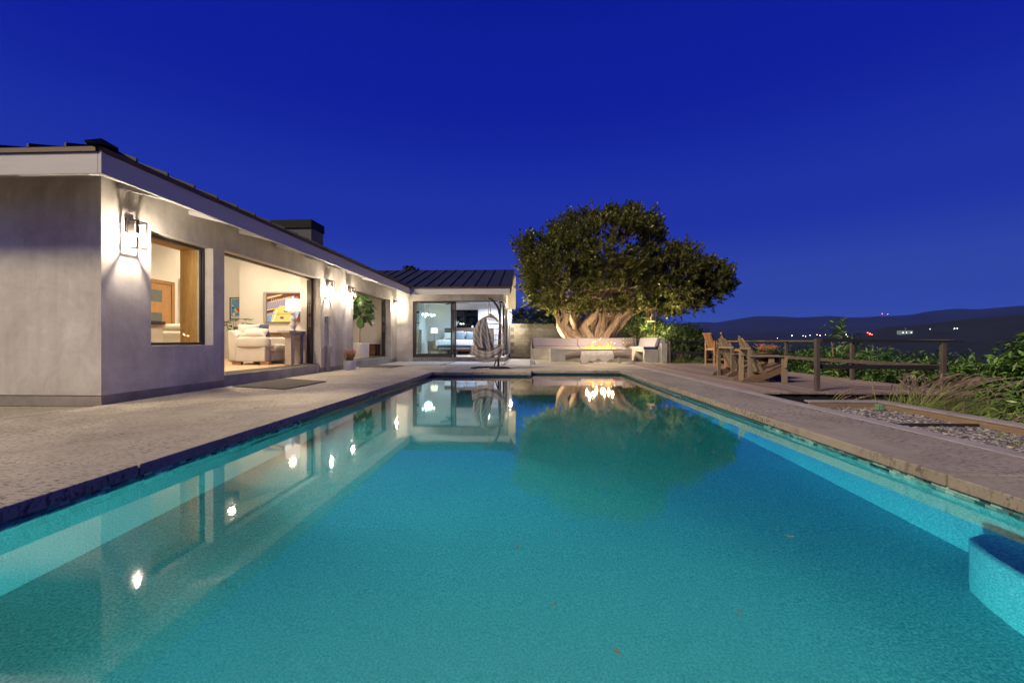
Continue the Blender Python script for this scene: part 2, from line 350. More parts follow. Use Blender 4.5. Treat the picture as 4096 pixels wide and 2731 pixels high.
# waterline mosaic: three rows of small glass tiles on a strip
tb = mat('tile_grout', (.30, .42, .42), .7, .1)
s = MB()
for i in range(n):
    (ax, ay), (bx, by) = out[i], out[(i+1) % n]; a = Vector((ax, ay, 0)); b = Vector((bx, by, 0)); d = (b-a).normalized(); nn = Vector((-d.y, d.x, 0))
    s.add([a+nn*.004+Vector((0, 0, -.081)), b+nn*.004+Vector((0, 0, -.081)), b+nn*.004+Vector((0, 0, -.155)), a+nn*.004+Vector((0, 0, -.155))], [(3, 2, 1, 0)])
s.build('grout_band', tb, pool)
tpal = [(.02, .10, .11), (.06, .25, .25), (.15, .42, .40), (.32, .60, .56), (.08, .20, .23), (.015, .05, .07)]
tms = [mat('glass_tile', c, .15, .12, 6, 0, spec=.6) for c in tpal]
tileme = []
for tm in tms:
    me = MB().box(-.027, .027, 0, .005, -.0098, .0098).mesh('tile'); me.materials.append(tm); tileme.append(me)
def tilerun(ax, ay, bx, by, nobj, rest):
    a = Vector((ax, ay, 0)); b = Vector((bx, by, 0)); d = (b-a).normalized(); L = (b-a).length; nn = Vector((-d.y, d.x, 0)); rot = math.atan2(d.y, d.x)
    k = 0
    for i in range(int(L/.06)):
        for r in range(3):
            q = a+d*(.03+i*.06+(.03 if r % 2 else 0))+nn*.004; z = -.0935-r*.0235; ci = random.choices(range(6), [2, 3, 4, 4, 2, 1])[0]
            if k < nobj:
                o = bpy.data.objects.new('tile', tileme[ci]); COL.objects.link(o); o.parent = pool; o.location = (q.x, q.y, z); o.rotation_euler = (0, 0, rot)
            else: rest.box(-.027, .027, 0, .005, -.0098, .0098, ci, Matrix.Translation((q.x, q.y, z)) @ Matrix.Rotation(rot, 4, 'Z'))
            k += 1
rest = MB()
tilerun(x1, 1.9, x1, yc, 150, rest)
tilerun(x0, 1.9, x0, 2.0, 0, rest)
n0 = len(rest.v)
def rev(ax, ay, bx, by, nobj): # wall whose inside lies on the right of the run
    a = Vector((ax, ay, 0)); b = Vector((bx, by, 0)); d = (b-a).normalized(); rot = math.atan2(d.y, d.x)+math.pi; nn = Vector((d.y, -d.x, 0)); k = 0
    for i in range(int((b-a).length/.06)):
        for r in range(3):
            q = a+d*(.03+i*.06+(.03 if r % 2 else 0))+nn*.004; z = -.0935-r*.0235; ci = random.choices(range(6), [2, 3, 4, 4, 2, 1])[0]
            if k < nobj:
                o = bpy.data.objects.new('tile', tileme[ci]); COL.objects.link(o); o.parent = pool; o.location = (q.x, q.y, z); o.rotation_euler = (0, 0, rot)
            else: rest.box(-.027, .027, 0, .005, -.0098, .0098, ci, Matrix.Translation((q.x, q.y, z)) @ Matrix.Rotation(rot, 4, 'Z'))
            k += 1
rev(x0, 1.9, x0, yb, 150); rev(x0, yb, xs, yb, 0); rev(xs, yc, x1, yc, 0)
ro = rest.build('tile_mosaic', tms, pool); tag(ro, kind='stuff')
# water
wm = bpy.data.materials.new('pool_water'); wm.use_nodes = True; nt = wm.node_tree; nt.nodes.clear()
o_ = nt.nodes.new('ShaderNodeOutputMaterial'); rf = nt.nodes.new('ShaderNodeBsdfRefraction'); rf.inputs['IOR'].default_value = 1.333; rf.inputs['Roughness'].default_value = .0
gs = nt.nodes.new('ShaderNodeBsdfGlossy'); gs.inputs['Roughness'].default_value = .035; fr = nt.nodes.new('ShaderNodeFresnel'); fr.inputs[0].default_value = 1.333
v = coords(nt, (1, .35, 1), False); nz = noise(nt, v, 3.5, 3); bn = bumpn(nt, nz, .02, .02)
for q in (rf, gs): nt.links.new(bn, q.inputs['Normal'])
mu = nt.nodes.new('ShaderNodeMath'); mu.operation = 'MULTIPLY'; mu.use_clamp = True; mu.inputs[1].default_value = 1.95; nt.links.new(fr.outputs[0], mu.inputs[0])
g = nt.nodes.new('ShaderNodeMixShader'); nt.links.new(mu.outputs[0], g.inputs[0]); nt.links.new(rf.outputs[0], g.inputs[1]); nt.links.new(gs.outputs[0], g.inputs[2])
va = nt.nodes.new('ShaderNodeVolumeAbsorption'); va.inputs['Color'].default_value = (.04, .86, .88, 1); va.inputs['Density'].default_value = .34
nt.links.new(g.outputs[0], o_.inputs[0]); nt.links.new(va.outputs[0], o_.inputs[1])
wx = [(x0-.04, ya-.04), (x1+.04, ya-.04), (x1+.04, yc+.04), (xs-.04, yc+.04), (xs-.04, yb+.04), (x0-.04, yb+.04)]
WZ = -.122
tag(MB().prism([(x, y, -2.1) for x, y in wx], (0, 0, WZ+2.1)).build('pool_water', wm), kind='structure')
# pool lights in the near wall, under the water
poolfix = M['black']
for lx, ly, lz, pw, rz, lb in [(-.1, ya+.05, -.60, 150, 0, 'round underwater light set in the near pool wall')]:
    t = thing('pool_light', lb, 'pool light', (lx, ly, lz))
    MB().tube([(lx, ly-.03, lz), (lx, ly+.004, lz)], [.10, .09], 20).build('rim', M['track'], t)
    MB().tube([(lx, ly, lz), (lx, ly+.012, lz)], [.08, .07], 20).build('lens', emis('pool_lens', (.8, .97, 1), .6), t)
    ld = bpy.data.lights.new('pool_lamp', 'AREA'); ld.shape = 'DISK'; ld.size = .16; ld.energy = pw; ld.color = (.66, .98, 1.0); ld.spread = R(170)
    lo = bpy.data.objects.new('pool_lamp', ld); COL.objects.link(lo); lo.parent = t; lo.location = (0, .03, 0); lo.rotation_euler = (R(88), 0, 0)
for ly, ln, pw, lb in [(5.6, 3.2, 105, 'added unseen underwater light strip on the left pool wall, nearer one'), (9.4, 3.4, 150, 'added unseen underwater light strip on the left pool wall, farther one')]:  # unseen strips, added to spread light evenly through the pool
    t = thing('added_light_strip', lb, 'pool light', (x0, ly, -.3), 'added underwater light strips on the left pool wall')
    boxpart('channel', plaster, t, x0, x0+.03, ly-ln/2, ly+ln/2, -.34, -.27)
    ld = bpy.data.lights.new('added_strip_lamp', 'AREA'); ld.shape = 'RECTANGLE'; ld.size = .06; ld.size_y = ln; ld.energy = pw; ld.color = (.66, .98, 1.0); ld.spread = R(100)
    lo = bpy.data.objects.new('added_strip_lamp', ld); COL.objects.link(lo); lo.parent = t; lo.location = (.04, 0, -.01); lo.rotation_euler = (0, R(-56), 0)
# ---- wood deck
deck = thing('wood_deck', None, None, kind='structure')
DX0, DX1, DY0, DY1 = 3.79, 7.32, 7.27, 16.75
xx = DX0; k = 0
pm = None
while xx < DX1-.05:
    w = .142; dz = random.uniform(-.003, .003)
    o = MB().box(xx, xx+w, DY0+random.uniform(-.01, .01), DY1, -.04, 0).build('plank', M['plank'], deck, bevel=.004, segs=1); o.location.z += dz
    xx += w+.007
MB().box(DX0, DX1, DY0+.04, DY0+.08, -.36, -.045).box(DX1-.1, DX1-.06, DY0+.08, DY1, -.36, -.045).build('deck_beam', M['railwood'], deck)
for y in (8.5, 10.5, 12.5, 14.5, 16.5): MB().box(DX0, DX1-.11, y, y+.04, -.3, -.045).build('deck_joist', M['railwood'], deck)
# ---- gravel beds beside the pool strip, timber kerb, steel dividers
kerbm = wood('timber_kerb', (.22, .145, .095), (.35, .25, .17), 1, .75)
capm = mat('kerb_cap', (.30, .26, .24), .8, .2, 4, .3, 50)
kerb = thing('timber_kerb', 'low timber kerb with grey capping around the pebble beds beside the pool strip', 'kerb', (4.7, 4.5, -.1))
boxpart('kerb_board', kerbm, kerb, 4.70, 4.74, -.5, 5.86, -.12, .015); boxpart('kerb_cap', capm, kerb, 4.693, 4.86, -.5, 5.98, .018, .045, .006)
boxpart('kerb_board', kerbm, kerb, 3.80, 4.69, 5.86, 5.90, -.12, .015); boxpart('kerb_cap', capm, kerb, 3.80, 4.686, 5.855, 5.98, .018, .045, .006)
for i, y in enumerate((4.58, 3.42, 2.2, 1.0)):
    tag(boxpart('edging_strip', M['bronze'], None, 3.79, 4.69, y, y+.02, -.12, -.01), ['far', 'middle', 'near', 'nearest'][i]+' dark steel edging strip dividing the pebble beds', 'edging', 'steel edging strips between pebble beds')
gm, nt, n_, l_, p_ = newmat('river_pebbles'); g = n_.new('ShaderNodeNewGeometry')
c = ramp(nt, g.outputs['Random Per Island'], [(0, (.05, .048, .05)), (.35, (.13, .12, .115)), (.7, (.25, .22, .205)), (1, (.40, .36, .32))]); l_.new(c, p_.inputs['Base Color']); p_.inputs['Roughness'].default_value = .6
M['pebble'] = gm
# low-poly pebble template
def ico():
    t = (1+5**.5)/2; v = np.array([(-1, t, 0), (1, t, 0), (-1, -t, 0), (1, -t, 0), (0, -1, t), (0, 1, t), (0, -1, -t), (0, 1, -t), (t, 0, -1), (t, 0, 1), (-t, 0, -1), (-t, 0, 1)], float)
    f = np.array([(0, 11, 5), (0, 5, 1), (0, 1, 7), (0, 7, 10), (0, 10, 11), (1, 5, 9), (5, 11, 4), (11, 10, 2), (10, 7, 6), (7, 1, 8), (3, 9, 4), (3, 4, 2), (3, 2, 6), (3, 6, 8), (3, 8, 9), (4, 9, 5), (2, 4, 11), (6, 2, 10), (8, 6, 7), (9, 8, 1)])
    return nrm(v), f
IV, IF = ico()
def pebbles(name, regions, m, size=.02):
    V = []; F = []; k = 0
    for (xa, xb, ya_, yb_, z, cnt) in regions:
        for _ in range(cnt):
            p = np.array([random.uniform(xa, xb), random.uniform(ya_, yb_), z+random.uniform(-.012, .014)])
            s_ = size*random.uniform(.55, 1.45); sc = np.array([s_*random.uniform(.9, 1.5), s_*random.uniform(.8, 1.2), s_*random.uniform(.45, .75)])
            a = random.uniform(0, 6.28); ca, sa = math.cos(a), math.sin(a); q = (IV*(1+RNG.uniform(-.12, .12, (12, 1))))*sc
            tl = random.uniform(-.5, .5); q = np.stack([q[:, 0], q[:, 1]*math.cos(tl)-q[:, 2]*math.sin(tl), q[:, 1]*math.sin(tl)+q[:, 2]*math.cos(tl)], 1)
            q = np.stack([q[:, 0]*ca-q[:, 1]*sa, q[:, 0]*sa+q[:, 1]*ca, q[:, 2]], 1)+p
            V.append(q); F.append(IF+k); k += 12
    me = npmesh(name, np.concatenate(V), np.concatenate(F)); me.polygons.foreach_set('use_smooth', [True]*len(me.polygons)); me.set_sharp_from_angle(angle=R(60))
    return tag(link(me, name, m), 'grey and tan rounded pebbles filling the beds', 'gravel', kind='stuff')
pebbles('gravel', [(3.82, 4.67, 4.62, 5.84, -.055, 3000), (3.82, 4.67, 3.46, 4.56, -.055, 2800), (3.82, 4.67, 2.25, 3.4, -.055, 2400), (3.82, 4.67, .3, 2.18, -.055, 1200)], gm)
g2 = pebbles('gravel', [(.04, .2, 15.4, 20.4, -.012, 2300), (-3.24, -3.09, 15.2, 17.6, -.012, 700), (-5.6, -.95, 17.57, 17.86, -.012, 1000), (-1.0, -.9, 15.1, 20.4, -.01, 700)], gm, .024)
g2['label'] = 'dark pebbles in the joints between the far pavers'
MB().box(3.79, 4.69, -1, 5.85, -.2, -.075).build('bed_soil', M['soil'], patio)
# irrigation lid
t = thing('irrigation_lid', 'small green slatted irrigation lid on the pebbles in the corner of the timber kerb', 'drain lid', (4.52, 5.62, -.05))
gr = mat('faded_green_plastic', (.16, .28, .18), .6, .2)
MB().lathe([(.040, .0), (.042, .055), (.03, .062)], (4.52, 5.62, -.03), 18).build('drum', M['black'], t, ang=40)
for k in range(18):
    a = k/18*6.283; Mx = Matrix.Translation((4.52, 5.62, 0)) @ Matrix.Rotation(a, 4, 'Z'); MB().box(.041, .048, -.005, .005, -.03, .032, M=Mx).build('rib', gr, t)
MB().lathe([(.05, .0), (.05, .008), (.02, .012)], (4.52, 5.62, .032), 18).build('cap', gr, t, ang=40)
# ---- terrain and hills
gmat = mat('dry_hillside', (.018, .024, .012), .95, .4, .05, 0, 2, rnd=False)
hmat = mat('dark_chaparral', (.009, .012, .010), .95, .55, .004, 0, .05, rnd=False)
def sky_line(az):     # far ridge elevation (tangent) by photo column
    pts = [(-4000, .05), (1200, .045), (2300, .040), (2685, .0407), (2804, .0468), (2860, .0445), (3022, .0605), (3120, .0595), (3205, .0568), (3314, .0605), (3420, .057), (3529, .0598), (3640, .063), (3720, .0718), (3827, .0786), (3900, .076), (4096, .086), (4600, .085), (9000, .05)]
    u = 2048+1680*math.tan(max(-1.2, min(1.2, az))) if abs(az) < 1.25 else (9000 if az > 0 else -4000)
    for (a, b), (c_, d) in zip(pts, pts[1:]):
        if a <= u <= c_: return b+(d-b)*(u-a)/(c_-a)
    return pts[-1][1] if u > 0 else pts[0][1]
def near_ridge(az):
    pts = [(2300, .0), (3400, .012), (3545, .034), (3640, .038), (3720, .0435), (3830, .051), (3927, .057), (4096, .0655), (5000, .07)]
    u = 2048+1680*math.tan(max(-1.2, min(1.2, az)))
    if u <= pts[0][0]: return -.02
    for (a, b), (c_, d) in zip(pts, pts[1:]):
        if a <= u <= c_: return b+(d-b)*(u-a)/(c_-a)
    return .07
import mathutils
def fbm(x, y): return mathutils.noise.fractal(Vector((x, y, .3)), .9, 2.1, 5)
def hillmesh(name, rs, hf, m, az0=-1.5, az1=1.5, n=260):
    vs = []; 
    for r, t in rs:
        for i in range(n+1):
            a = az0+(az1-az0)*i/n; wa = a-PSI; h = hf(a, r, t)
            vs.append((r*math.sin(wa), r*math.cos(wa), h))
    fs = [(j*(n+1)+i, j*(n+1)+i+1, (j+1)*(n+1)+i+1, (j+1)*(n+1)+i) for j in range(len(rs)-1) for i in range(n)]
    o = MB().add(vs, fs).build(name, m, smooth=True); return tag(o, kind='structure')
def hf1(a, r, t):
    d = r*math.cos(a); top = sky_line(a)*d
    base = 26/1680*d*min(1, max(0, (a-.15)/.3)) if t > 0 else -60
    return CH+(base+(top-base)*t+(fbm(a*26, t*4)*.05*top*(1 if .02 < t < .98 else .12)))
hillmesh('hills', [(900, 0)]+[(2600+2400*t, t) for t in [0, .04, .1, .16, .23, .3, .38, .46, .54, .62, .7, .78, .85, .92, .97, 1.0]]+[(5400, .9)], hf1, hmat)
def hf2(a, r, t):
    d = r*math.cos(a); return CH+(-40+(near_ridge(a)*d+40)*t+fbm(a*18, t*3)*2.2*(0.3 if t > .95 else 1))
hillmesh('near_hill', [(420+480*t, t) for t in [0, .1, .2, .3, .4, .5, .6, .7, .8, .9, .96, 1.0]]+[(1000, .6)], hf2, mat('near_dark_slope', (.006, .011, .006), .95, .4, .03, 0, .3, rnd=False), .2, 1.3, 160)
# near ground: flat behind the house, falling away to the right of the deck
def gz(x, y):
    d = max(0, x-4.9, (y-26)*.6)
    return -.46-.05*d-.0035*d*d if d < 60 else -.46-3-12.6-(d-60)*.12
vs = []; GX = [-300, -120, -60, -30, -15, -6, 0, 3, 4.8, 5.2, 6, 7, 8, 9, 10, 12, 15, 20, 30, 50, 90, 160, 300, 600]; GY = [-200, -60, -20, -5, 0, 3, 5, 7, 9, 12, 15, 18, 22, 26, 32, 40, 60, 100, 180, 320, 600, 1200]
for y in GY:
    for x in GX: vs.append((x, y, gz(x, y)-(1.95 if x < 3.5 and y < 25 else 0)+(fbm(x*.3, y*.3)*.06 if x > 5 else 0)))
nx = len(GX); fs = [(j*nx+i, j*nx+i+1, (j+1)*nx+i+1, (j+1)*nx+i) for j in range(len(GY)-1) for i in range(nx-1)]
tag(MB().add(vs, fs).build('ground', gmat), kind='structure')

# evening haze over the valley
hz_ = MB().box(-6500, 6500, -400, 6500, -130, 640).build('haze', None)
hm = bpy.data.materials.new('valley_haze'); hm.use_nodes = True; nt = hm.node_tree; nt.nodes.clear(); o_ = nt.nodes.new('ShaderNodeOutputMaterial'); pv = nt.nodes.new('ShaderNodeVolumePrincipled')
pv.inputs['Color'].default_value = (.04, .16, .95, 1); pv.inputs['Density'].default_value = .00006; nt.links.new(pv.outputs[0], o_.inputs['Volume']); hz_.data.materials.append(hm); tag(hz_, kind='stuff')
# ================================================================== HOUSE
XW, XI = -5.72, -6.02          # outer and inner face of the long wall
FY = 5.38; EX = -4.94; EY = 4.65; YB = 17.9; ZE = 3.09; SL = .36
house = thing('house', 'long white stucco house with dark standing seam roof and lit open glass doors', 'house', (-7, 12, 0))
H = lambda name, m, *a, **k: boxpart(name, M[m] if isinstance(m, str) else m, house, *a, **k)
st = MB()
ZW = 3.06
def wallx(y0, y1, z0, z1): H('wall', 'stucco', XI, XW, y0, y1, z0, z1)
wallx(FY, 6.12, .13, ZW); wallx(6.12, 7.37, .13, .785); wallx(6.12, 7.37, 2.53, ZW); wallx(7.37, 7.65, .13, ZW)
wallx(7.65, 11.29, 2.566, ZW); wallx(11.29, 13.41, .13, ZW); wallx(13.41, 17.09, 2.566, ZW); wallx(17.09, YB+.3, .13, ZW)
H('wall', 'stucco', -14, XI-.001, FY, FY+.3, .13, ZW)
for y0, y1 in ((FY+.012, 7.65), (11.29, 13.41), (17.09, YB)): H('foundation', 'skirt', XI, XW-.012, y0, y1, -.02, .128)
H('foundation', 'skirt', -14, XI-.001, FY+.012, FY+.3, -.02, .128)
for y0, y1 in ((7.65, 11.29), (13.41, 17.09)):
    H('door_sill', 'raw', XI, XW-.035, y0, y1, -.02, .215, bevel=.008)
    for k, xx in enumerate((-5.83, -5.885, -5.94, -5.995)): H('door_track', 'track', xx-.012, xx+.012, y0+.002, y1-.002, .216, .235+.008*k)
    H('head_track', 'bronze', XI+.02, -5.9, y0+.002, y1-.002, 2.535, 2.564)
# front window
win = MB(); wx0, wx1 = -5.93, -5.87
for a in ((6.125, 6.175, .79, 2.525), (7.315, 7.365, .79, 2.525), (6.176, 7.314, .79, .835), (6.176, 7.314, 2.48, 2.525)): win.box(wx0, wx1, a[0], a[1], a[2], a[3])
for a in ((7.28, 7.312, .838, 2.477),): win.box(wx0+.015, wx1-.015, a[0], a[1], a[2], a[3])
wo_ = win.build('window', M['bronze'], house, bevel=.004)
MB().box(-5.905, -5.897, 6.178, 7.278, .838, 2.477).build('pane', M['glass'], wo_)
H('window_jamb', 'gold', -6.34, XI-.002, 7.37, 7.40, .25, 2.53)
H('window_lining', 'gold', -6.34, XI-.002, 6.13, 7.368, 2.50, 2.53)
# stacked sliding panels in the pockets
for y1 in (11.285, 17.085):
    for k, xx in enumerate((-5.955, -6.01, -6.065)):
        p = boxpart('sliding_door', M['bronze'], house, xx-.022, xx+.022, y1-.085+.02*k, y1, .24, 2.53, .004)
        if k < 2:
            boxpart('door_handle', M['track'], p, xx-.008, xx+.008, y1-.10+.02*k, y1-.086+.02*k, 1.62, 1.86, .004)
            boxpart('door_handle', M['track'], p, xx-.008, xx+.008, y1-.10+.02*k, y1-.086+.02*k, 1.24, 1.52, .004)
# bedroom front wall (faces the pool end)
H('wall', 'stucco', XW-.0, -5.03, YB, YB+.25, .0, 3.06); H('wall', 'stucco', -5.03, -1.10, YB, YB+.25, 2.59, 3.06)
H('door_sill', 'raw', -5.03, -1.10, YB-.03, YB+.25, -.02, .165, bevel=.008)
H('wall', 'stucco', -1.36, -1.10, YB+.252, 21.9, 2.59, 3.06); H('wall', 'stucco', -1.36, -1.10, 21.6, 21.9, .0, 2.588)
H('door_sill', 'raw', -1.36, -1.10, YB+.252, 21.598, -.02, .165, bevel=.008)
def framebox(name, par, x0, x1, y, z0, z1, w, wb, th=.05, m='bronze', gl='tglass'):
    s_ = MB(); s_.box(x0, x0+w, y, y+th, z0, z1).box(x1-w, x1, y, y+th, z0, z1).box(x0+w, x1-w, y, y+th, z0, z0+wb).box(x0+w, x1-w, y, y+th, z1-w*.6, z1)
    f_ = s_.build(name, M[m], par, bevel=.004); MB().box(x0+w, x1-w, y+th*.4, y+th*.55, z0+wb, z1-w*.6).build('pane', M[gl], f_); return f_
fr = MB(); fr.box(-5.03, -4.965, YB+.03, YB+.17, .168, 2.585).box(-4.964, -1.361, YB+.03, YB+.17, 2.55, 2.585).box(-4.964, -1.361, YB+.03, YB+.17, .168, .185); fr.build('door_frame', M['bronze'], house)
sd_ = framebox('sliding_door', house, -4.964, -3.30, YB+.04, .19, 2.548, .085, .135)
framebox('sliding_door', house, -3.29, -3.16, YB+.10, .19, 2.548, .055, .135)
# side doors of the bedroom, open frames seen edge-on
for y, x in ((18.35, -1.27), (19.6, -1.2), (20.3, -1.27), (21.5, -1.2)): H('door_frame', 'bronze', x-.03, x+.03, y-.05, y+.05, .17, 2.58)
H('door_frame', 'bronze', -1.33, -1.15, YB+.26, 21.59, 2.53, 2.585)
for k in range(3): H('head_slat', 'track', -1.36+.09*k, -1.32+.09*k, YB+.26, 21.59, 2.50, 2.525)
boxpart('pane', glass('side_door_glass', (.9, .95, .95)), house, -1.205, -1.195, 19.66, 21.44, .2, 2.5)
# timber-lined end wall facing the pool and its lap siding
for k in range(9): H('siding_board', 'white', -1.095, -.72, 21.95, 22.05-.01*(k % 2), 2.56+.19*k, 2.745+.19*k)
# ---- eaves
def fasc(x0, x1, y0, y1, z0=2.79, z1=3.04): H('fascia', 'white', x0, x1, y0, y1, z0, z1, bevel=.004)
fasc(EX-.045, EX, EY, 17.27); fasc(-14, EX-.046, EY, EY+.045); fasc(EX-.04, -.80, 17.225, 17.27)
H('drip_edge', 'copper', EX-.05, EX+.022, EY-.0, 17.24, 3.042, 3.092); H('drip_edge', 'copper', -14, EX-.051, EY-.022, EY+.05, 3.042, 3.092); H('drip_edge', 'copper', EX-.03, -.79, 17.20, 17.28, 3.042, 3.09)
sf = MB(); sf.prism([(EX-.046, EY+.05, 2.83), (XW, FY, 3.061), (XW, YB, 3.061), (EX-.046, 17.27, 2.83)], (0, 0, .02)); sf.build('soffit', M['white'], house)
sf = MB(); sf.prism([(EX-.05, EY+.046, 2.83), (-14, EY+.046, 2.83), (-14, FY, 3.061), (XW, FY, 3.061)], (0, 0, .02)); sf.build('soffit', M['white'], house)
sf = MB(); sf.prism([(EX-.04, 17.272, 2.83), (XW, YB, 3.061), (-.8, YB, 3.061), (-.8, 17.272, 2.83)], (0, 0, .02)); sf.build('soffit', M['white'], house)
y = 5.6
while y < 17:
    MB().prism([(EX-.047, y, 2.828), (EX-.047, y, 2.80), (XW+.002, y, 2.98), (XW+.002, y, 3.058)], (0, .09, 0)).build('rafter_tail', M['white'], house); y += 1.22
# ---- main roof, standing seam panels with ribs
roof = MB().add([(EX-.02, EY+.02, 3.07), (EX-.02, 17.3, 3.07), (EX-5.6, 17.3, 3.07+SL*5.58), (EX-5.6, EY+5.6, 3.07+SL*5.58), (-14, EY+5.6, 3.07+SL*5.58), (-14, EY+.02, 3.07)], [(0, 1, 2, 3), (0, 3, 4, 5)]).build('roof', M['roof'], house)
RB = .045
def panel(poly, ribline, par=roof):
    s_ = MB(); s_.prism(poly, (0, 0, .018)); a, b = Vector(ribline[0]), Vector(ribline[1]); d = b-a
    if d.length > .05:
        side = Vector((d.y, -d.x, 0)).normalized()*.012
        s_.prism([a-side, a+side, a+side+Vector((0, 0, RB+.02)), a-side+Vector((0, 0, RB+.02))], d)
    return s_.build('roof_panel', M['roof'], par)
W_ = .4575; DM = 5.6
def zs(d): return ZE+SL*d
k = 0; y0 = EY
while y0 < 17.2:
    y1 = min(y0+W_-.004, 17.24); t0, t1 = min(DM, y0-EY), min(DM, y1-EY)
    panel([(EX, y0, zs(0)), (EX, y1, zs(0)), (EX-t1, y1, zs(t1)), (EX-t0, y0, zs(t0))], [(EX, y1-.014, zs(0)), (EX-t1, y1-.014, zs(t1))]); y0 += W_
x0_ = EX
while x0_ > -13.5:
    xa_ = x0_-W_+.004; t0, t1 = min(DM, EX-x0_), min(DM, EX-xa_)
    panel([(xa_, EY, zs(0)), (x0_, EY, zs(0)), (x0_, EY+t0, zs(t0)), (xa_, EY+t1, zs(t1))], [(xa_+.014, EY, zs(0)), (xa_+.014, EY+t1, zs(t1))]); x0_ -= W_
c0 = Vector((EX+.02, EY-.02, ZE+.05)); c1 = Vector((EX-DM, EY+DM, zs(DM)+.06)); dd = c1-c0
MB().prism([c0+Vector((.10, .10, -.02)), c0+Vector((0, 0, .045)), c0+Vector((-.10, -.10, -.02))], dd).build('hip_cap', M['roof'], roof)
MB().add([(EX-DM, EY+DM, zs(DM)-.01), (EX-DM, 17.2, zs(DM)-.01), (-16, 17.2, zs(DM)-.5), (-16, EY+DM, zs(DM)-.5)], [(0, 1, 2, 3)]).build('roof_back', M['roof'], roof)
# ---- bedroom wing roof
RY, RZ = 21.7, 4.52; S2 = (RZ-ZE)/(RY-17.22)
xr = -.78; W2 = .507
while xr > -9.5:
    xl = xr-W2+.004; ta = max(0, EX-xr)*1.0; tb_ = max(0, EX-xl)*1.0
    ya_, yb_ = 17.22+ta, 17.22+tb_
    if ya_ >= RY-.02: break
    yb_ = min(yb_, RY-.01)
    panel([(xl, yb_, ZE+S2*(yb_-17.22)), (xr, ya_, ZE+S2*(ya_-17.22)), (xr, RY, RZ), (xl, RY, RZ)], [(xl+.014, yb_, ZE+S2*(yb_-17.22)), (xl+.014, RY, RZ)])
    xr -= W2
MB().prism([(-.78, RY, RZ), (-9.6, RY, RZ), (-9.6, 26.0, 3.0), (-.78, 26.0, 3.0)], (0, 0, .018)).build('roof_back', M['roof'], roof)
MB().prism([(-9.6, RY-.1, RZ-.012), (-9.6, RY, RZ+.04), (-9.6, RY+.1, RZ-.012)], (8.82, 0, 0)).build('ridge_cap', M['roof'], roof)
MB().prism([(-.80, 17.2, 2.80), (-.80, 17.2, 3.09), (-.80, RY, RZ+.02), (-.80, 26, 3.03), (-.80, 26, 2.79), (-.80, RY, RZ-.26)], (.03, 0, 0)).build('rake_board', M['copper'], house)
MB().prism([(-1.12, YB+.02, 3.065), (-1.12, RY, 4.38), (-1.12, 25.4, 3.1), (-1.12, 25.4, 3.065)], (-.2, 0, 0)).build('gable_wall', M['white'], house)
# chimney
MB().box(-8.70, -7.34, 13.84, 14.66, 3.4, 4.72).build('chimney', mat('grey_chimney_render', (.10, .10, .11), .8, .1), roof); MB().box(-8.73, -7.31, 13.8, 14.7, 4.66, 4.95).build('chimney_cap', M['black'], roof, bevel=.01)
# ---- interior shell
zc_ = lambda x: 2.99+SL*(XI-x)*.92
H('floor', 'oak', -12.5, XI+.0, FY+.31, 17.7, .10, .249)
for k in range(40):
    pass
def inwall(name, poly, d, m='inwall'): return MB().prism(poly, d).build(name, M[m], house)
inwall('inner_wall', [(-9.5, FY+.31, .25), (-9.5, 11.75, .25), (-9.5, 11.75, zc_(-9.5)), (-9.5, FY+.31, zc_(-9.5))], (-.12, 0, 0))
inwall('inner_wall', [(-9.36, 13.2, .25), (-6.32, 13.2, .25), (-6.32, 13.2, zc_(-6.32)), (-9.36, 13.2, zc_(-9.36))], (0, .19, 0))
inwall('inner_wall', [(-12.5, 14.6, .25), (-9.37, 14.6, .25), (-9.37, 14.6, zc_(-9.37)), (-12.5, 14.6, zc_(-10.6))], (0, .15, 0))
inwall('inner_wall', [(-9.37, 13.2, .25), (-9.37, 14.75, .25), (-9.37, 14.75, zc_(-9.37)), (-9.37, 13.2, zc_(-9.37))], (.01, 0, 0))
inwall('inner_wall', [(-12.5, 5.7, .25), (-12.5, 14.75, .25), (-12.5, 14.75, zc_(-10.6)), (-12.5, 5.7, zc_(-10.6))], (-.1, 0, 0))
H('inner_wall', 'inwall', -6.30, -6.10, 11.30, 13.395, .25, 3.0); H('inner_wall', 'inwall', -6.101, XI-.001, 11.31, 13.39, .25, 3.0)
inwall('inner_wall', [(-10.2, 17.5, .25), (XI, 17.5, .25), (XI, 17.5, 3.0), (-10.2, 17.5, zc_(-10.2))], (0, .15, 0))
H('inner_wall', 'inwall', -9.355, -9.26, 13.4, 17.49, .25, 3.9)
inwall('ceiling', [(XI, FY+.31, 2.99), (XI, 17.65, 2.99), (-10.6, 17.65, zc_(-10.6)), (-10.6, FY+.31, zc_(-10.6))], (0, 0, .05))
inwall('ceiling', [(-10.6, FY+.31, zc_(-10.6)), (-10.6, 17.65, zc_(-10.6)), (-12.5, 17.65, zc_(-10.6)), (-12.5, FY+.31, zc_(-10.6))], (0, 0, .05))
H('baseboard', 'white', -6.328, -6.30, 11.30, 13.19, .25, .40); 
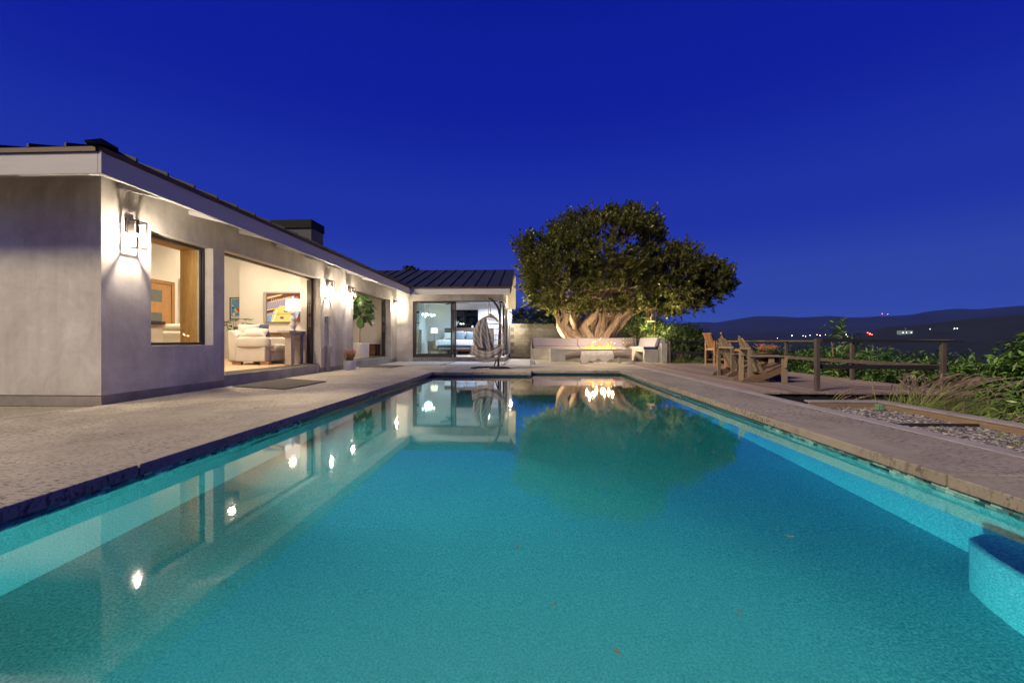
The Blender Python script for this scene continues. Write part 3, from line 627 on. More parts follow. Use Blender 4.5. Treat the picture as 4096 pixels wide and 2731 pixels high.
# bedroom shell
H('floor', mat('grey_oak_floor', (.42, .36, .31), .45, .2, 2, .1, 20, stretch=(1, 6, 1)), -9, -1.37, YB+.251, 24, .05, .185)
H('inner_wall', 'bedwall', -9, -1.0, 23.5, 23.6, .185, 1.613); H('inner_wall', 'bedwall', -9, -1.0, 23.5, 23.6, 2.625, 3.0)
H('inner_wall', 'bedwall', -9, -4.35, 23.5, 23.6, 1.613, 2.625); H('inner_wall', 'bedwall', -2.88, -1.0, 23.5, 23.6, 1.613, 2.625)
H('ceiling', 'bedwall', -9, -1.12, YB+.251, 23.6, 2.93, 2.98); H('inner_wall', 'bedwall', -1.36, -1.1, 21.91, 23.49, .185, 2.92)
H('inner_wall', 'bedwall', -7.2, -7.1, YB+.251, 23.49, .185, 2.92); H('inner_wall', 'bedwall', -5.80, -5.52, 21.9, 22.05, .185, 2.92)
H('inner_wall', 'bedwall', -5.80, -5.52, 22.05, 22.06, 2.66, 2.92)
w2 = MB(); 
for a in ((-4.35, -2.88, 2.565, 2.625), (-4.35, -2.88, 1.613, 1.66), (-4.35, -4.30, 1.66, 2.565), (-2.93, -2.88, 1.66, 2.565), (-3.66, -3.61, 1.66, 2.565)): w2.box(a[0], a[1], 23.47, 23.55, a[2], a[3])
w2o = w2.build('window', M['black'], house)
for a in ((-4.30, -3.66), (-3.61, -2.93)): MB().box(a[0], a[1], 23.50, 23.51, 1.66, 2.565).build('pane', glass('night_pane', (.10, .14, .15), gl=2.2), w2o)
# bedside hall beyond the column is part of the room; recessed ceiling lights give the rooms their light
def downlight(x, y, z, pw, col, label, rot=None, size=.16):
    t = thing('ceiling_light', label, 'ceiling light', (x, y, z), 'recessed ceiling lights indoors')
    MB().lathe([(.10, 0), (.10, .012), (.075, .012)], (x, y, z-.012), 20).build('trim', M['white'], t)
    MB().lathe([(.07, 0), (.07, .004)], (x, y, z-.006), 20).build('lens', emis('downlight_lens', col, 6), t)
    ld = bpy.data.lights.new('downlight', 'AREA'); ld.shape = 'DISK'; ld.size = size; ld.energy = pw; ld.color = col; ld.spread = R(165)
    lo = bpy.data.objects.new('downlight', ld); COL.objects.link(lo); lo.parent = t; lo.location = (0, 0, -.03)
WARM = (1, .83, .62)
downlight(-7.6, 9.4, zc_(-7.6)-.02, 45, WARM, 'round ceiling light over the living room sofa')
downlight(-8.6, 11.8, zc_(-8.6)-.02, 48, WARM, 'round ceiling light near the living room television wall')
downlight(-7.6, 6.9, zc_(-7.6)-.02, 39, (1, .76, .40), 'round ceiling light behind the front window')
downlight(-10.8, 12.8, zc_(-10.6)-.02, 43, WARM, 'round ceiling light in the hall by the framed poster')
downlight(-7.1, 12.2, zc_(-7.1)-.02, 28, WARM, 'round ceiling light by the blue armchair')
downlight(-6.9, 8.7, zc_(-6.9)-.02, 51, WARM, 'added round ceiling light just inside the living room doorway')  # extra fixture, added to brighten the console table
downlight(-6.9, 14.4, zc_(-6.9)-.02, 45, (1, .84, .64), 'round ceiling light above the potted fig')
downlight(-2.9, 19.6, 2.93, 119, (.82, .88, 1), 'round ceiling light above the foot of the bed')
downlight(-5.9, 19.4, 2.93, 85, (.82, .90, 1), 'round ceiling light above the bedroom dresser')
downlight(-2.2, 22.2, 2.93, 89, (.85, .88, 1), 'round ceiling light at the far corner of the bedroom')
# ---- wall lanterns
gl_ = M['lglass']
def sconce_parts(t, o):
    ox, oy, oz = o       # wall point, cage centre is .13 out along +x ; cage .135 square, .37 tall
    boxpart('backplate', M['bronze'], t, ox, ox+.025, oy-.062, oy+.062, oz+.0, oz+.215, .004)
    MB().box(ox+.025, ox+.135, oy-.012, oy+.012, oz+.175, oz+.192).box(ox+.118, ox+.138, oy-.012, oy+.012, oz+.10, oz+.175).build('arm', M['bronze'], t)
    cx_, hw, b = ox+.128, .07, .0075; z1, z0 = oz+.16, oz-.215
    f_ = MB()
    for sx_ in (-1, 1):
        for sy_ in (-1, 1): f_.box(cx_+sx_*hw-b, cx_+sx_*hw+b, oy+sy_*hw-b, oy+sy_*hw+b, z0, z1)
    for z in (z0, z1):
        for s_ in (-1, 1):
            f_.box(cx_-hw, cx_+hw, oy+s_*hw-b, oy+s_*hw+b, z-b, z+b); f_.box(cx_+s_*hw-b, cx_+s_*hw+b, oy-hw, oy+hw, z-b, z+b)
    cage = f_.build('cage', M['bronze'], t)
    for s_ in (-1, 1):
        MB().box(cx_-hw+b, cx_+hw-b, oy+s_*hw-.001, oy+s_*hw+.001, z0+b, z1-b).build('pane', gl_, cage)
        MB().box(cx_+s_*hw-.001, cx_+s_*hw+.001, oy-hw+b, oy+hw-b, z0+b, z1-b).build('pane', gl_, cage)
    MB().lathe([(.016, .10), (.016, .045), (.02, .045), (.02, .0)], (cx_, oy, oz), 12).build('socket', M['bronze'], t)
    MB().lathe([(.004, -.058), (.015, -.052), (.021, -.036), (.02, -.018), (.014, -.0)], (cx_, oy, oz), 12).build('bulb', emis('bulb_glow', (1, .93, .86), 60), t, smooth=True)
def sconce(loc, label, pw=26):
    t = thing('wall_lantern', label, 'wall lantern', loc, 'black box lanterns on the house walls'); sconce_parts(t, Vector(loc))
    ld = bpy.data.lights.new('lantern_light', 'POINT'); ld.energy = pw; ld.color = (1, .84, .67); ld.shadow_soft_size = .02
    lo = bpy.data.objects.new('lantern_light', ld); COL.objects.link(lo); lo.parent = t; lo.location = (.128, 0, -.085); return t
ZS = 2.39
sconce((XW, 5.77, ZS), 'lit black box wall lantern nearest the camera, beside the front window', 74)
sconce((XW, 11.64, ZS), 'lit black box wall lantern just beyond the living room doorway, above the grey conduit', 74)
sconce((XW, 13.06, ZS), 'lit black box wall lantern just before the doorway with the potted fig', 74)
sconce((XW, 17.46, ZS), 'lit black box wall lantern in the inner corner beside the bedroom', 66)
s5 = thing('wall_lantern', 'lit black box wall lantern under the gable at the far end of the bedroom', 'wall lantern', (-1.1, 21.97, 2.24), 'black box lanterns on the house walls')
sconce_parts(s5, Vector((-1.1, 21.97, 2.24)))
ld = bpy.data.lights.new('lantern_light', 'POINT'); ld.energy = 130; ld.color = (1, .87, .75); ld.shadow_soft_size = .02
lo = bpy.data.objects.new('lantern_light', ld); COL.objects.link(lo); lo.parent = s5; lo.location = (.128, 0, -.085)
# small wall fittings
t = thing('doorbell_box', 'small white sensor box on the wall between two lanterns', 'sensor', (XW, 12.3, 2.33)); boxpart('case', M['white'], t, XW, XW+.04, 12.27, 12.33, 2.24, 2.42, .005); boxpart('lens', M['black'], t, XW+.041, XW+.046, 12.285, 12.315, 2.34, 2.38)
gp = mat('beige_painted_conduit', (.42, .39, .34), .6, .08)
t = thing('electrical_conduit', 'beige electrical boxes and conduit pipes on the wall beside the living room doorway', 'conduit', (XW, 11.62, 0))
boxpart('outlet_box', gp, t, XW, XW+.09, 11.55, 11.68, 1.38, 1.56, .008); boxpart('junction_box', gp, t, XW, XW+.10, 11.50, 11.76, .52, .73, .008)
boxpart('disconnect', gp, t, XW, XW+.05, 11.42, 11.495, .53, .70, .006); MB().tube([(XW+.05, 11.765, .70), (XW+.05, 11.80, .70), (XW+.05, 11.81, .66)], .018, 8).build('valve', M['black'], t)
for yy, z0, z1, rr in ((11.62, .73, 1.38, .018), (11.56, 0, .52, .022), (11.63, 0, .52, .022), (11.70, 0, .52, .022)): MB().tube([(XW+.045, yy, z0), (XW+.045, yy, z1)], rr, 10).build('pipe', gp, t, ang=50)
# ================================================================== INDOOR FURNITURE
def sgn(a, e): return math.copysign(abs(a)**e, a)
def sup(s, c, h, e1=.35, e2=.35, nu=20, nv=12, Mx=None, dent=0):
    vs = []
    for j in range(nv+1):
        ph = -math.pi/2+math.pi*j/nv
        for i in range(nu):
            th = 2*math.pi*i/nu; x = h[0]*sgn(math.cos(ph), e1)*sgn(math.cos(th), e2); y = h[1]*sgn(math.cos(ph), e1)*sgn(math.sin(th), e2); z = h[2]*sgn(math.sin(ph), e1)
            p = Vector((x, y, z)); p = (Mx @ p if Mx is not None else p)+Vector(c); vs.append(p)
    fs = [(j*nu+i, j*nu+(i+1) % nu, (j+1)*nu+(i+1) % nu, (j+1)*nu+i) for j in range(nv) for i in range(nu)]
    return s.add(vs, fs)
def pillow(name, m, par, c, w, h, t, rz=0, tilt=0, uv=False):
    # knife-edge cushion with four corners, standing up; width along x, height along z before turning
    s_ = MB(); n = 14; vs = []; fs = []
    Mx = Matrix.Translation(c) @ Matrix.Rotation(rz, 4, 'Z') @ Matrix.Rotation(tilt, 4, 'X')
    for sd_ in (-1, 1):
        b = len(vs)
        for j in range(n+1):
            for i in range(n+1):
                u, v = 2*i/n-1, 2*j/n-1; pinch = 1-.10*(1-u*u)*(abs(v)**3); pv = 1-.10*(1-v*v)*(abs(u)**3)
                d = ((1-u*u)*(1-v*v))**.42
                vs.append(Mx @ Vector((u*w/2*pv, sd_*d*t/2+random.uniform(-.002, .002), v*h/2*pinch)))
        for j in range(n):
            for i in range(n):
                q = (b+j*(n+1)+i, b+j*(n+1)+i+1, b+(j+1)*(n+1)+i+1, b+(j+1)*(n+1)+i); fs.append(q if sd_ < 0 else q[::-1])
    s_.add(vs, fs); return s_.build(name, m, par, smooth=True)
ZF = .25
# sofa seen end-on (faces the pool), near end at y 10.5
t = thing('sofa', 'cream rolled-arm sofa seen end-on in the open living room', 'sofa', (-7.2, 11.3, ZF))
sx0, sx1, sy0, sy1 = -7.78, -6.74, 10.5, 11.55
boxpart('base', M['sofa'], t, sx0+.2, sx1-.05, sy0+.26, sy1-.26, ZF+.08, .62, .03)
s = MB(); s.prism([(sx0, sy0+.02, ZF+.08), (sx0+.22, sy0+.02, ZF+.08), (sx0+.26, sy0+.02, 1.0), (sx0+.14, sy0+.02, 1.14), (sx0-.02, sy0+.02, 1.14)], (0, sy1-sy0-.04, 0)); s.build('back', M['sofa'], t, bevel=.05, segs=3, ang=40)
for yy in (sy0, sy1-.26):
    s = MB(); s.box(sx0+.2, sx1-.06, yy+.03, yy+.23, ZF+.08, .72); a = s.build('arm', M['sofa'], t, bevel=.02)
    s = MB(); sup(s, ((sx0+.16+sx1)/2, yy+.13, .83), ((sx1-sx0-.12)/2, .15, .14), .35, .8, 24, 14); s.build('arm_roll', M['sofa'], a, smooth=True)
for x_ in (sx0+.1, sx1-.2):
    for y_ in (sy0+.06, sy1-.16): MB().prism([(x_, y_, ZF), (x_+.2, y_, ZF), (x_+.23, y_, ZF+.08), (x_-.03, y_, ZF+.08)], (0, .1, 0)).build('foot', M['doorwood'], t)
s = MB(); sup(s, (-7.05, 11.02, .68), (.42, .28, .1), .3, .3); s.build('seat_cushion', M['sofa'], t, smooth=True)
for k, (c, w, h, rz, nm) in enumerate([((-7.18, 10.72, 1.07), .62, .34, .15, 'cream cushion flopped over the near sofa arm'), ((-7.55, 10.95, 1.12), .55, .42, .2, 'cream cushion against the sofa back')]):
    p = pillow('cushion', M['sofa'], None, c, w, h, .2, rz, -.9 if k == 0 else -.4); tag(p, nm, 'cushion', 'cushions on the living room sofa')
tag(pillow('cushion', M['blue'], None, (-7.42, 11.28, 1.14), .5, .42, .16, .9, -.3), 'dark blue cushion at the far end of the living room sofa', 'cushion', 'cushions on the living room sofa')
# loveseat and counter seen through the front window (from behind)
t = thing('loveseat', 'cream loveseat back seen through the front window', 'sofa', (-7.6, 9.3, ZF))
boxpart('back', M['sofa'], t, -8.3, -7.42, 9.0, 9.22, ZF+.08, 1.08, .05); boxpart('base', M['sofa'], t, -8.26, -7.46, 9.22, 9.62, ZF+.08, .62, .04)
for x_ in (-8.24, -7.52):
    for y_ in (9.04, 9.52): boxpart('foot', M['doorwood'], t, x_, x_+.06, y_, y_+.06, ZF, ZF+.08)
tag(pillow('cushion', M['sofa'], None, (-7.85, 9.16, 1.15), .85, .2, .22, 0, -.25), 'cream cushion lying along the loveseat back behind the front window', 'cushion')
t = thing('breakfast_counter', 'cream counter with dark brown top behind the front window', 'counter', (-8, 8.2, ZF))
boxpart('cabinet', M['cream'], t, -9.3, -7.76, 8.02, 8.5, ZF, 1.2); boxpart('worktop', M['railwood'], t, -9.3, -7.68, 7.95, 8.56, 1.202, 1.275, .006); boxpart('end_panel', M['cream'], t, -7.758, -7.71, 8.0, 8.52, ZF, 1.198)
# front door with glass lites on the far-left wall
t = thing('entry_door', 'orange fir entry door with horizontal glass panes seen through the front window', 'door', (-9.49, 10.3, ZF))
boxpart('door_leaf', M['doorwood'], t, -9.498, -9.45, 9.82, 10.70, ZF, 2.33)
s = MB(); s.box(-9.498, -9.43, 10.702, 10.80, ZF, 2.42).box(-9.498, -9.43, 9.72, 9.818, ZF, 2.42).box(-9.498, -9.43, 9.819, 10.701, 2.332, 2.42); s.build('door_casing', M['doorwood'], t)
for k, z in enumerate((1.86, 1.28, .72)): boxpart('pane', glass('door_pane', (.25, .3, .3), gl=2) if 0 else mat('dark_pane', (.10, .12, .12), .08, .1, spec=.8), t, -9.449, -9.444, 9.93, 10.42, z, z+.30)
# canvases
cv = vcol('canvas_print'); hz = thing('horse_canvas', 'tall column of three white canvases with dark horse print beside the entry door', 'picture', (-9.49, 11.25, 1.4))
for k in range(3):
    z = 1.02+k*.52; s = MB(); s.box(-9.49, -9.46, 11.0, 11.5, z, z+.5, col=(.8, .78, .72))
    s.add([(-9.458, 11.1+random.uniform(0, .05), z+.03), (-9.458, 11.42, z+.02), (-9.458, 11.45, z+.3), (-9.458, 11.38, z+.48), (-9.458, 11.25, z+.46), (-9.458, 11.18, z+.2)], [(0, 1, 2, 3, 4, 5)], col=(.07, .05, .05) if k else (.5, .48, .45)); s.build('canvas', cv, hz)
# poster
t = thing('framed_poster', 'black framed poster of blue and red swirls on the living room far wall', 'poster', tuple(atY(925, 1235, 14.58)))
pc = atY(920, 1190, 14.58); pw, ph = .62, .78; px0, pz1 = pc.x, pc.z; pz0 = pz1-ph
s = MB()
for a in ((px0, px0+.02, pz0, pz1), (px0+pw-.02, px0+pw, pz0, pz1), (px0+.02, px0+pw-.02, pz1-.02, pz1), (px0+.02, px0+pw-.02, pz0, pz0+.02)): s.box(a[0], a[1], 14.56, 14.598, a[2], a[3])
s.build('frame', M['black'], t)
s = MB(); s.add([(px0+.02, 14.58, pz0+.02), (px0+pw-.02, 14.58, pz0+.02), (px0+pw-.02, 14.58, pz1-.02), (px0+.02, 14.58, pz1-.02)], [(0, 1, 2, 3)], col=(.62, .62, .58))
s.add([(px0+.05, 14.579, pz0+.12), (px0+pw-.05, 14.579, pz0+.12), (px0+pw-.05, 14.579, pz1-.06), (px0+.05, 14.579, pz1-.06)], [(0, 1, 2, 3)], col=(.10, .32, .48))
rr = random.Random(3)
for k in range(26):
    cx_, cz_ = px0+rr.uniform(.09, pw-.09), pz0+rr.uniform(.16, .5); r_ = rr.uniform(.02, .06); cc = rr.choice([(.7, .7, .68), (.6, .08, .05), (.03, .12, .35), (.7, .45, .1), (.75, .72, .7)])
    s.add([(cx_+r_*math.cos(i*.785)*rr.uniform(.7, 1.2), 14.578-.0003*k, cz_+r_*math.sin(i*.785)) for i in range(8)], [tuple(range(8))], col=cc)
s.build('print', vcol('poster_print'), t)
def text(body, size, M_, m, parent, name='lettering', ext=.001):
    cu = bpy.data.curves.new(name, 'FONT'); cu.body = body; cu.size = size; cu.extrude = ext; cu.align_x = 'CENTER'
    o = bpy.data.objects.new(name+'_curve', cu); COL.objects.link(o); dg = bpy.context.evaluated_depsgraph_get(); me = bpy.data.meshes.new_from_object(o.evaluated_get(dg)); bpy.data.objects.remove(o)
    me.transform(M_); o = link(me, name, m, parent); return o
text('55 9', .13, Matrix.Translation((px0+pw/2, 14.568, pz1-.2)) @ Matrix.Rotation(math.pi/2, 4, 'X'), mat('poster_ink', (.55, .16, .08), .6), t)
# television recessed in the wall
t = thing('television', 'large wall television showing gold piano strings in the living room', 'television', (-7.4, 13.18, 1.9))
a = atY(850+683/3.1356, 1000+550/3.1356, 13.17); b = atY(850+1240/3.1356, 1000+898/3.1356, 13.17); tx0, tx1, tz0, tz1 = a.x, min(b.x, -6.45), b.z, a.z
s = MB()
for q in ((tx0-.11, tx0-.012, tz0-.03, tz1+.06), (tx0-.012, tx1+.03, tz1+.012, tz1+.06), (tx0-.012, tx1+.03, tz0-.03, tz0-.012)): s.box(q[0], q[1], 13.15, 13.198, q[2], q[3])
s.build('niche_trim', mat('grey_niche', (.36, .33, .29), .7, .05), t)
boxpart('bezel', M['black'], t, tx0-.012, tx1+.012, 13.176, 13.198, tz0-.012, tz1+.012)
s = MB(); TW, TH = tx1-tx0, tz1-tz0; lay = [0]
def tv(pts, col):
    lay[0] += 1; s.add([(tx0+TW*max(0, min(1, u)), 13.1745-.0004*lay[0], tz0+TH*max(0, min(1, v))) for u, v in pts], [tuple(range(len(pts)))], col=col)
tv([(0, 0), (1, 0), (1, 1), (0, 1)], (.10, .03, .025))
tv([(0, .80), (.45, 1), (0, 1)], (.12, .05, .09)); tv([(0, .82), (.30, .93), (.36, .985), (.30, .985), (0, .88)], (.55, .38, .12))
tv([(0, .45), (.55, .60), (.66, .88), (.35, .84), (0, .70)], (.20, .18, .24)); tv([(0, .70), (.45, .88), (.62, .93), (.60, .90), (.1, .69)], (.45, .30, .10))
for k in range(12): tv([(.02+k*.045, .46+.0*k), (.03+k*.045, .46), (.12+k*.045, .84-.004*k), (.11+k*.045, .84)], (.30, .28, .34))
tv([(.5, .60), (.62, .88), (.58, .90), (.44, .60)], (.25, .35, .55)); tv([(.66, .90), (.52, .58), (.56, .58), (.72, .86)], (.5, .12, .14))
tv([(0, .0), (.08, 0), (.18, .36), (0, .30)], (.14, .22, .42)); tv([(.08, 0), (.66, 0), (.72, .30), (.62, .58), (.30, .57), (.16, .40)], (.58, .42, .12))
tv([(.12, 0), (.15, 0), (.24, .42), (.21, .42)], (.75, .70, .55)); tv([(0, .22), (.3, .30), (.32, .33), (0, .26)], (.4, .25, .08)); tv([(0, .44), (.5, .56), (.62, .60), (.60, .57), (0, .40)], (.65, .48, .16)); tv([(.22, .26), (.66, .34), (.66, .31), (.22, .23)], (.3, .2, .06))
for (cu, cv_) in ((.34, .14), (.43, .38), (.56, .52)):
    for r_, cc in ((.09, (.62, .55, .42)), (.072, (.10, .07, .05)), (.055, (.16, .12, .03))): tv([(cu+r_*.8*math.cos(i*.5236), cv_+r_*.72*math.sin(i*.5236)) for i in range(12)], cc)
tv([(.56, 0), (.62, 0), (.68, .22), (.76, .36), (.70, .36), (.62, .24)], (.18, .30, .60)); tv([(.64, 0), (1, 0), (1, .45), (.82, .40), (.72, .26)], (.09, .03, .03))
s.build('screen', vcol('tv_picture', .55, .25), t)
# linear fireplace under the television, ledger stone below
t = thing('indoor_fireplace', 'long low gas fireplace with ledger stone below the television', 'fireplace', (-7.6, 13.18, .3))
a = atY(1038, 1333, 13.17); b = atY(1190, 1386, 13.17)
fx0, fx1, fz0, fz1 = a.x, -6.36, b.z, a.z
boxpart('firebox_back', mat('tan_firebox', (.36, .22, .13), .8, .2, 5, .2, 30), t, fx0, fx1, 13.186, 13.199, fz0, fz1); boxpart('mantel_edge', M['railwood'], t, fx0-.02, fx1, 13.12, 13.199, fz1, fz1+.02)
boxpart('hearth_ledge', M['raw'], t, fx0-.02, fx1, 13.02, 13.199, fz0-.03, fz0)
led = [mat('ledger_stone', c, .8, .2, 6, .4, 30) for c in ((.24, .20, .15), (.30, .26, .20), (.20, .17, .13))]
z = ZF; r_ = random.Random(5)
while z < fz0-.05:
    x_ = fx0
    while x_ < fx1-.02:
        w = min(r_.uniform(.12, .34), fx1-x_); boxpart('stone', r_.choice(led), t, x_, x_+w-.004, 13.10-r_.uniform(0, .02), 13.199, z, z+.058); x_ += w
    z += .061
def flamemat(name, s0, s1):
    m = bpy.data.materials.new(name); m.use_nodes = True; nt = m.node_tree; nt.nodes.clear(); o = nt.nodes.new('ShaderNodeOutputMaterial')
    tcn = nt.nodes.new('ShaderNodeTexCoord'); sp = nt.nodes.new('ShaderNodeSeparateXYZ'); nt.links.new(tcn.outputs['Generated'], sp.inputs[0])
    c = ramp(nt, sp.outputs['Z'], [(0, (1, .66, .28)), (.4, (1, .38, .08)), (1, (1, .18, .03))]); e = nt.nodes.new('ShaderNodeEmission'); nt.links.new(c, e.inputs[0])
    mr = nt.nodes.new('ShaderNodeMapRange'); mr.inputs['To Min'].default_value = s0; mr.inputs['To Max'].default_value = s1; nt.links.new(sp.outputs['Z'], mr.inputs['Value']); nt.links.new(mr.outputs[0], e.inputs[1])
    tr = nt.nodes.new('ShaderNodeBsdfTransparent'); mx = nt.nodes.new('ShaderNodeMixShader'); lw = nt.nodes.new('ShaderNodeLayerWeight'); lw.inputs[0].default_value = .35
    ad = nt.nodes.new('ShaderNodeMath'); ad.operation = 'MULTIPLY'; nt.links.new(lw.outputs['Facing'], ad.inputs[0]); nt.links.new(sp.outputs['Z'], ad.inputs[1])
    ad2 = nt.nodes.new('ShaderNodeMath'); ad2.operation = 'MULTIPLY_ADD'; ad2.inputs[1].default_value = 1.3; ad2.inputs[2].default_value = .25; ad2.use_clamp = True; nt.links.new(ad.outputs[0], ad2.inputs[0])
    nt.links.new(ad2.outputs[0], mx.inputs[0]); nt.links.new(e.outputs[0], mx.inputs[1]); nt.links.new(tr.outputs[0], mx.inputs[2]); nt.links.new(mx.outputs[0], o.inputs[0]); return m
FL = flamemat('gas_flame', 5.0, 1.3)
def tongue(x, y, z, h, r, seed):
    rg = random.Random(seed); path = []; rad = []; n = 9; ph = rg.uniform(0, 6); am = rg.uniform(.15, .4)*r*1.6
    for i in range(n):
        q = i/(n-1); path.append((x+am*math.sin(ph+q*4.2)*q*1.5, y+am*.6*math.cos(ph*1.7+q*3.5)*q, z+h*q)); rad.append(r*max(.03, math.sin(math.pi*(.22+.78*q))**1.1*(1-.25*q)*(1+.25*math.sin(ph*3+q*9))))
    return MB().tube(path, rad, 8, rfun=lambda i, th: 1+.22*math.sin(3*th+ph+i))
for k in range(9):
    xx_ = fx0+.25+k*.11+random.uniform(-.03, .03); tongue(xx_, 13.10, fz0, random.choice([.07, .1, .16, .22]), random.uniform(.03, .055), k).build('flame', FL, t, smooth=True)
# coffee table, armchair, console, lamp, plant
tw = wood('whitewashed_wood', (.42, .36, .29), (.58, .51, .42), 0, .6)
t = thing('coffee_table', 'pale wood coffee table between the sofa and the fireplace', 'coffee table', (-6.85, 11.6, ZF))
boxpart('top', tw, t, -7.25, -6.55, 11.15, 12.2, .68, .73, .006); boxpart('base_shelf', tw, t, -7.15, -6.56, 11.2, 12.15, ZF, .32, .006)
for x_, y_ in ((-7.12, 11.22), (-6.68, 11.22), (-7.12, 12.08), (-6.68, 12.08)): MB().lathe([(.045, 0), (.03, .05), (.025, .18), (.035, .3), (.05, .36)], (x_+.04, y_, .32), 12).build('leg', tw, t, smooth=True)
t = thing('armchair', 'slate blue leather armchair in front of the fireplace', 'armchair', (-6.75, 12.5, ZF))
s = MB(); sup(s, (-6.78, 12.45, .62), (.26, .3, .2), .35, .4); s.build('seat', M['blue'], t, smooth=True)
s = MB(); sup(s, (-6.55, 12.55, .86), (.14, .36, .34), .35, .5); s.build('back', M['blue'], t, smooth=True)
for yy in (12.12, 12.82): s = MB(); sup(s, (-6.78, yy, .74), (.32, .09, .28), .35, .5); s.build('arm', M['blue'], t, smooth=True)
MB().lathe([(.26, 0), (.26, .03), (.04, .05), (.04, .2)], (-6.75, 12.47, ZF), 20).build('swivel_base', M['black'], t)
t = thing('console_table', 'pale wooden console table under the white ceramic lamp', 'table', (-6.2, 11, ZF))
boxpart('top', tw, t, -6.43, -6.105, 10.45, 11.25, 1.07, 1.13, .006); boxpart('apron', tw, t, -6.36, -6.12, 10.52, 11.2, 1.01, 1.068)
for yy in (10.56, 11.0): MB().prism([(-6.29, yy, ZF), (-6.13, yy, ZF), (-6.13, yy, 1.008), (-6.33, yy, 1.008), (-6.29, yy, .93)], (0, .14, 0)).build('leg', tw, t)
t = thing('table_lamp', 'white ribbed gourd lamp with lit drum shade on the console table', 'lamp', (-6.25, 10.85, 1.13))
MB().lathe([(.075, 0), (.075, .025), (.05, .03), (.085, .09), (.095, .15), (.06, .21), (.05, .225), (.075, .28), (.08, .33), (.05, .39), (.04, .4), (.055, .45), (.05, .49), (.02, .52), (.012, .6)], (-6.25, 10.85, 1.13), 24).build('body', M['lampbody'], t, smooth=True)
shm = emis('lit_linen_shade', (1, .80, .62), 1.35)
MB().tube([(-6.25, 10.85, 1.66), (-6.25, 10.85, 1.97)], [.185, .165], 28, cap=False).build('shade', shm, t, smooth=True)
MB().lathe([(.01, 0), (.02, .02), (.005, .05)], (-6.25, 10.85, 1.97), 10).build('finial', M['lampbody'], t)
ld = bpy.data.lights.new('table_lamp_light', 'POINT'); ld.energy = 10; ld.color = (1, .75, .5); ld.shadow_soft_size = .08
lo = bpy.data.objects.new('table_lamp_light', ld); COL.objects.link(lo); lo.parent = t; lo.location = (0, 0, .95)
# leafy plants
def bigleaf(L, Wd, curl=.25, wav=.06, n=8, m_=5):
    def fn(a, b):
        q = b; x = (a-.5)*2; w = Wd*.5*math.sin(math.pi*min(1, q*.97+.03))**.62*(.55+.55*q)
        return (x*w, q*L, -curl*L*q*q-abs(x)**1.5*w*.10+wav*math.sin(q*11+x*2)*w*.8*abs(x))
    return fn, m_, n
lfm = leafmat('fiddle_leaf', (.07, .15, .045), (.12, .23, .065), .2, .45)
def put_leaf(name, par, p, yaw, pitch, L, Wd, m, seed=0):
    fn, a, b = bigleaf(L, Wd, .2+.25*random.random()); Mx = Matrix.Translation(p) @ Matrix.Rotation(yaw, 4, 'Z') @ Matrix.Rotation(pitch, 4, 'X') @ Matrix.Rotation(random.uniform(-.5, .5), 4, 'Y')
    s_ = MB(); s_.grid(lambda u, v: Mx @ Vector(fn(u, v)), a+1, b); return s_.build(name, m, par, smooth=True)
t = thing('fiddle_leaf_fig', 'fiddle leaf fig tree with big round leaves in the second doorway', 'fig tree', (-6.28, 15.35, .75))
MB().tube([(-6.28, 15.35, .7), (-6.30, 15.36, 1.1), (-6.27, 15.34, 1.5), (-6.30, 15.36, 1.72), (-6.33, 15.4, 2.2)], [.028, .024, .02, .018, .01], 8).build('trunk', M['stem'], t, smooth=True)
MB().tube([(-6.28, 15.35, 1.6), (-6.18, 15.38, 1.8), (-6.1, 15.42, 2.0)], [.016, .013, .008], 7).build('branch', M['stem'], t, smooth=True)
rg = random.Random(11); random.seed(5)
for k in range(74):
    u = rg.uniform(-1, 1); th = rg.uniform(0, 6.28); rr_ = .52*(rg.random()**.4); zz = 2.10+.46*u*(1.0); f_ = math.sqrt(max(0, 1-u*u))
    p = Vector((-6.30+rr_*math.cos(th)*f_*.75, 15.38+rr_*math.sin(th)*f_, zz)); put_leaf('leaf', t, p, th-math.pi/2, rg.uniform(-.9, .3), rg.uniform(.30, .42), rg.uniform(.24, .32), lfm)
pt = thing('white_planter', 'big white cylinder planter holding the fiddle leaf fig', 'planter', (-6.28, 15.35, ZF))
MB().lathe([(.30, 0), (.31, .02), (.315, .53), (.30, .54), (.285, .52), (.285, .46)], (-6.28, 15.35, ZF), 40).build('pot', M['pot'], pt, ang=40); MB().lathe([(.28, .0), (.2, .02), (.02, .03)], (-6.28, 15.35, ZF+.47), 24).build('soil', M['soil'], pt)
t = thing('glass_fronted_cabinet', 'low dark glass-fronted cabinet behind the white planter', 'cabinet', (-6.45, 17.4, ZF))
boxpart('case', M['black'], t, -6.86, -6.36, 17.2, 17.49, ZF, .74, .005); boxpart('glass_front', mat('bronze_mirror', (.16, .09, .06), .1, .15, metal=.8), t, -6.83, -6.40, 17.193, 17.199, ZF+.03, .71); boxpart('side_trim', M['railwood'], t, -6.357, -6.31, 17.2, 17.49, ZF, .74)
t = thing('house_plant', 'leafy green house plant behind the living room sofa', 'plant', (-9.1, 12.6, ZF))
MB().lathe([(.15, 0), (.18, .3), (.16, .3)], (-9.1, 12.6, ZF), 20).build('pot', M['pot'], t, ang=40); pl = leafmat('glossy_house_leaf', (.04, .12, .02), (.09, .20, .03), .2, .35)
for k in range(26):
    th = rg.uniform(0, 6.28); zz = rg.uniform(1.05, 1.6); rr_ = rg.uniform(.05, .35); p = Vector((-9.1+rr_*math.cos(th), 12.6+rr_*math.sin(th), zz)); put_leaf('leaf', t, p, th-math.pi/2, rg.uniform(-.4, .6), rg.uniform(.22, .32), .10, pl)
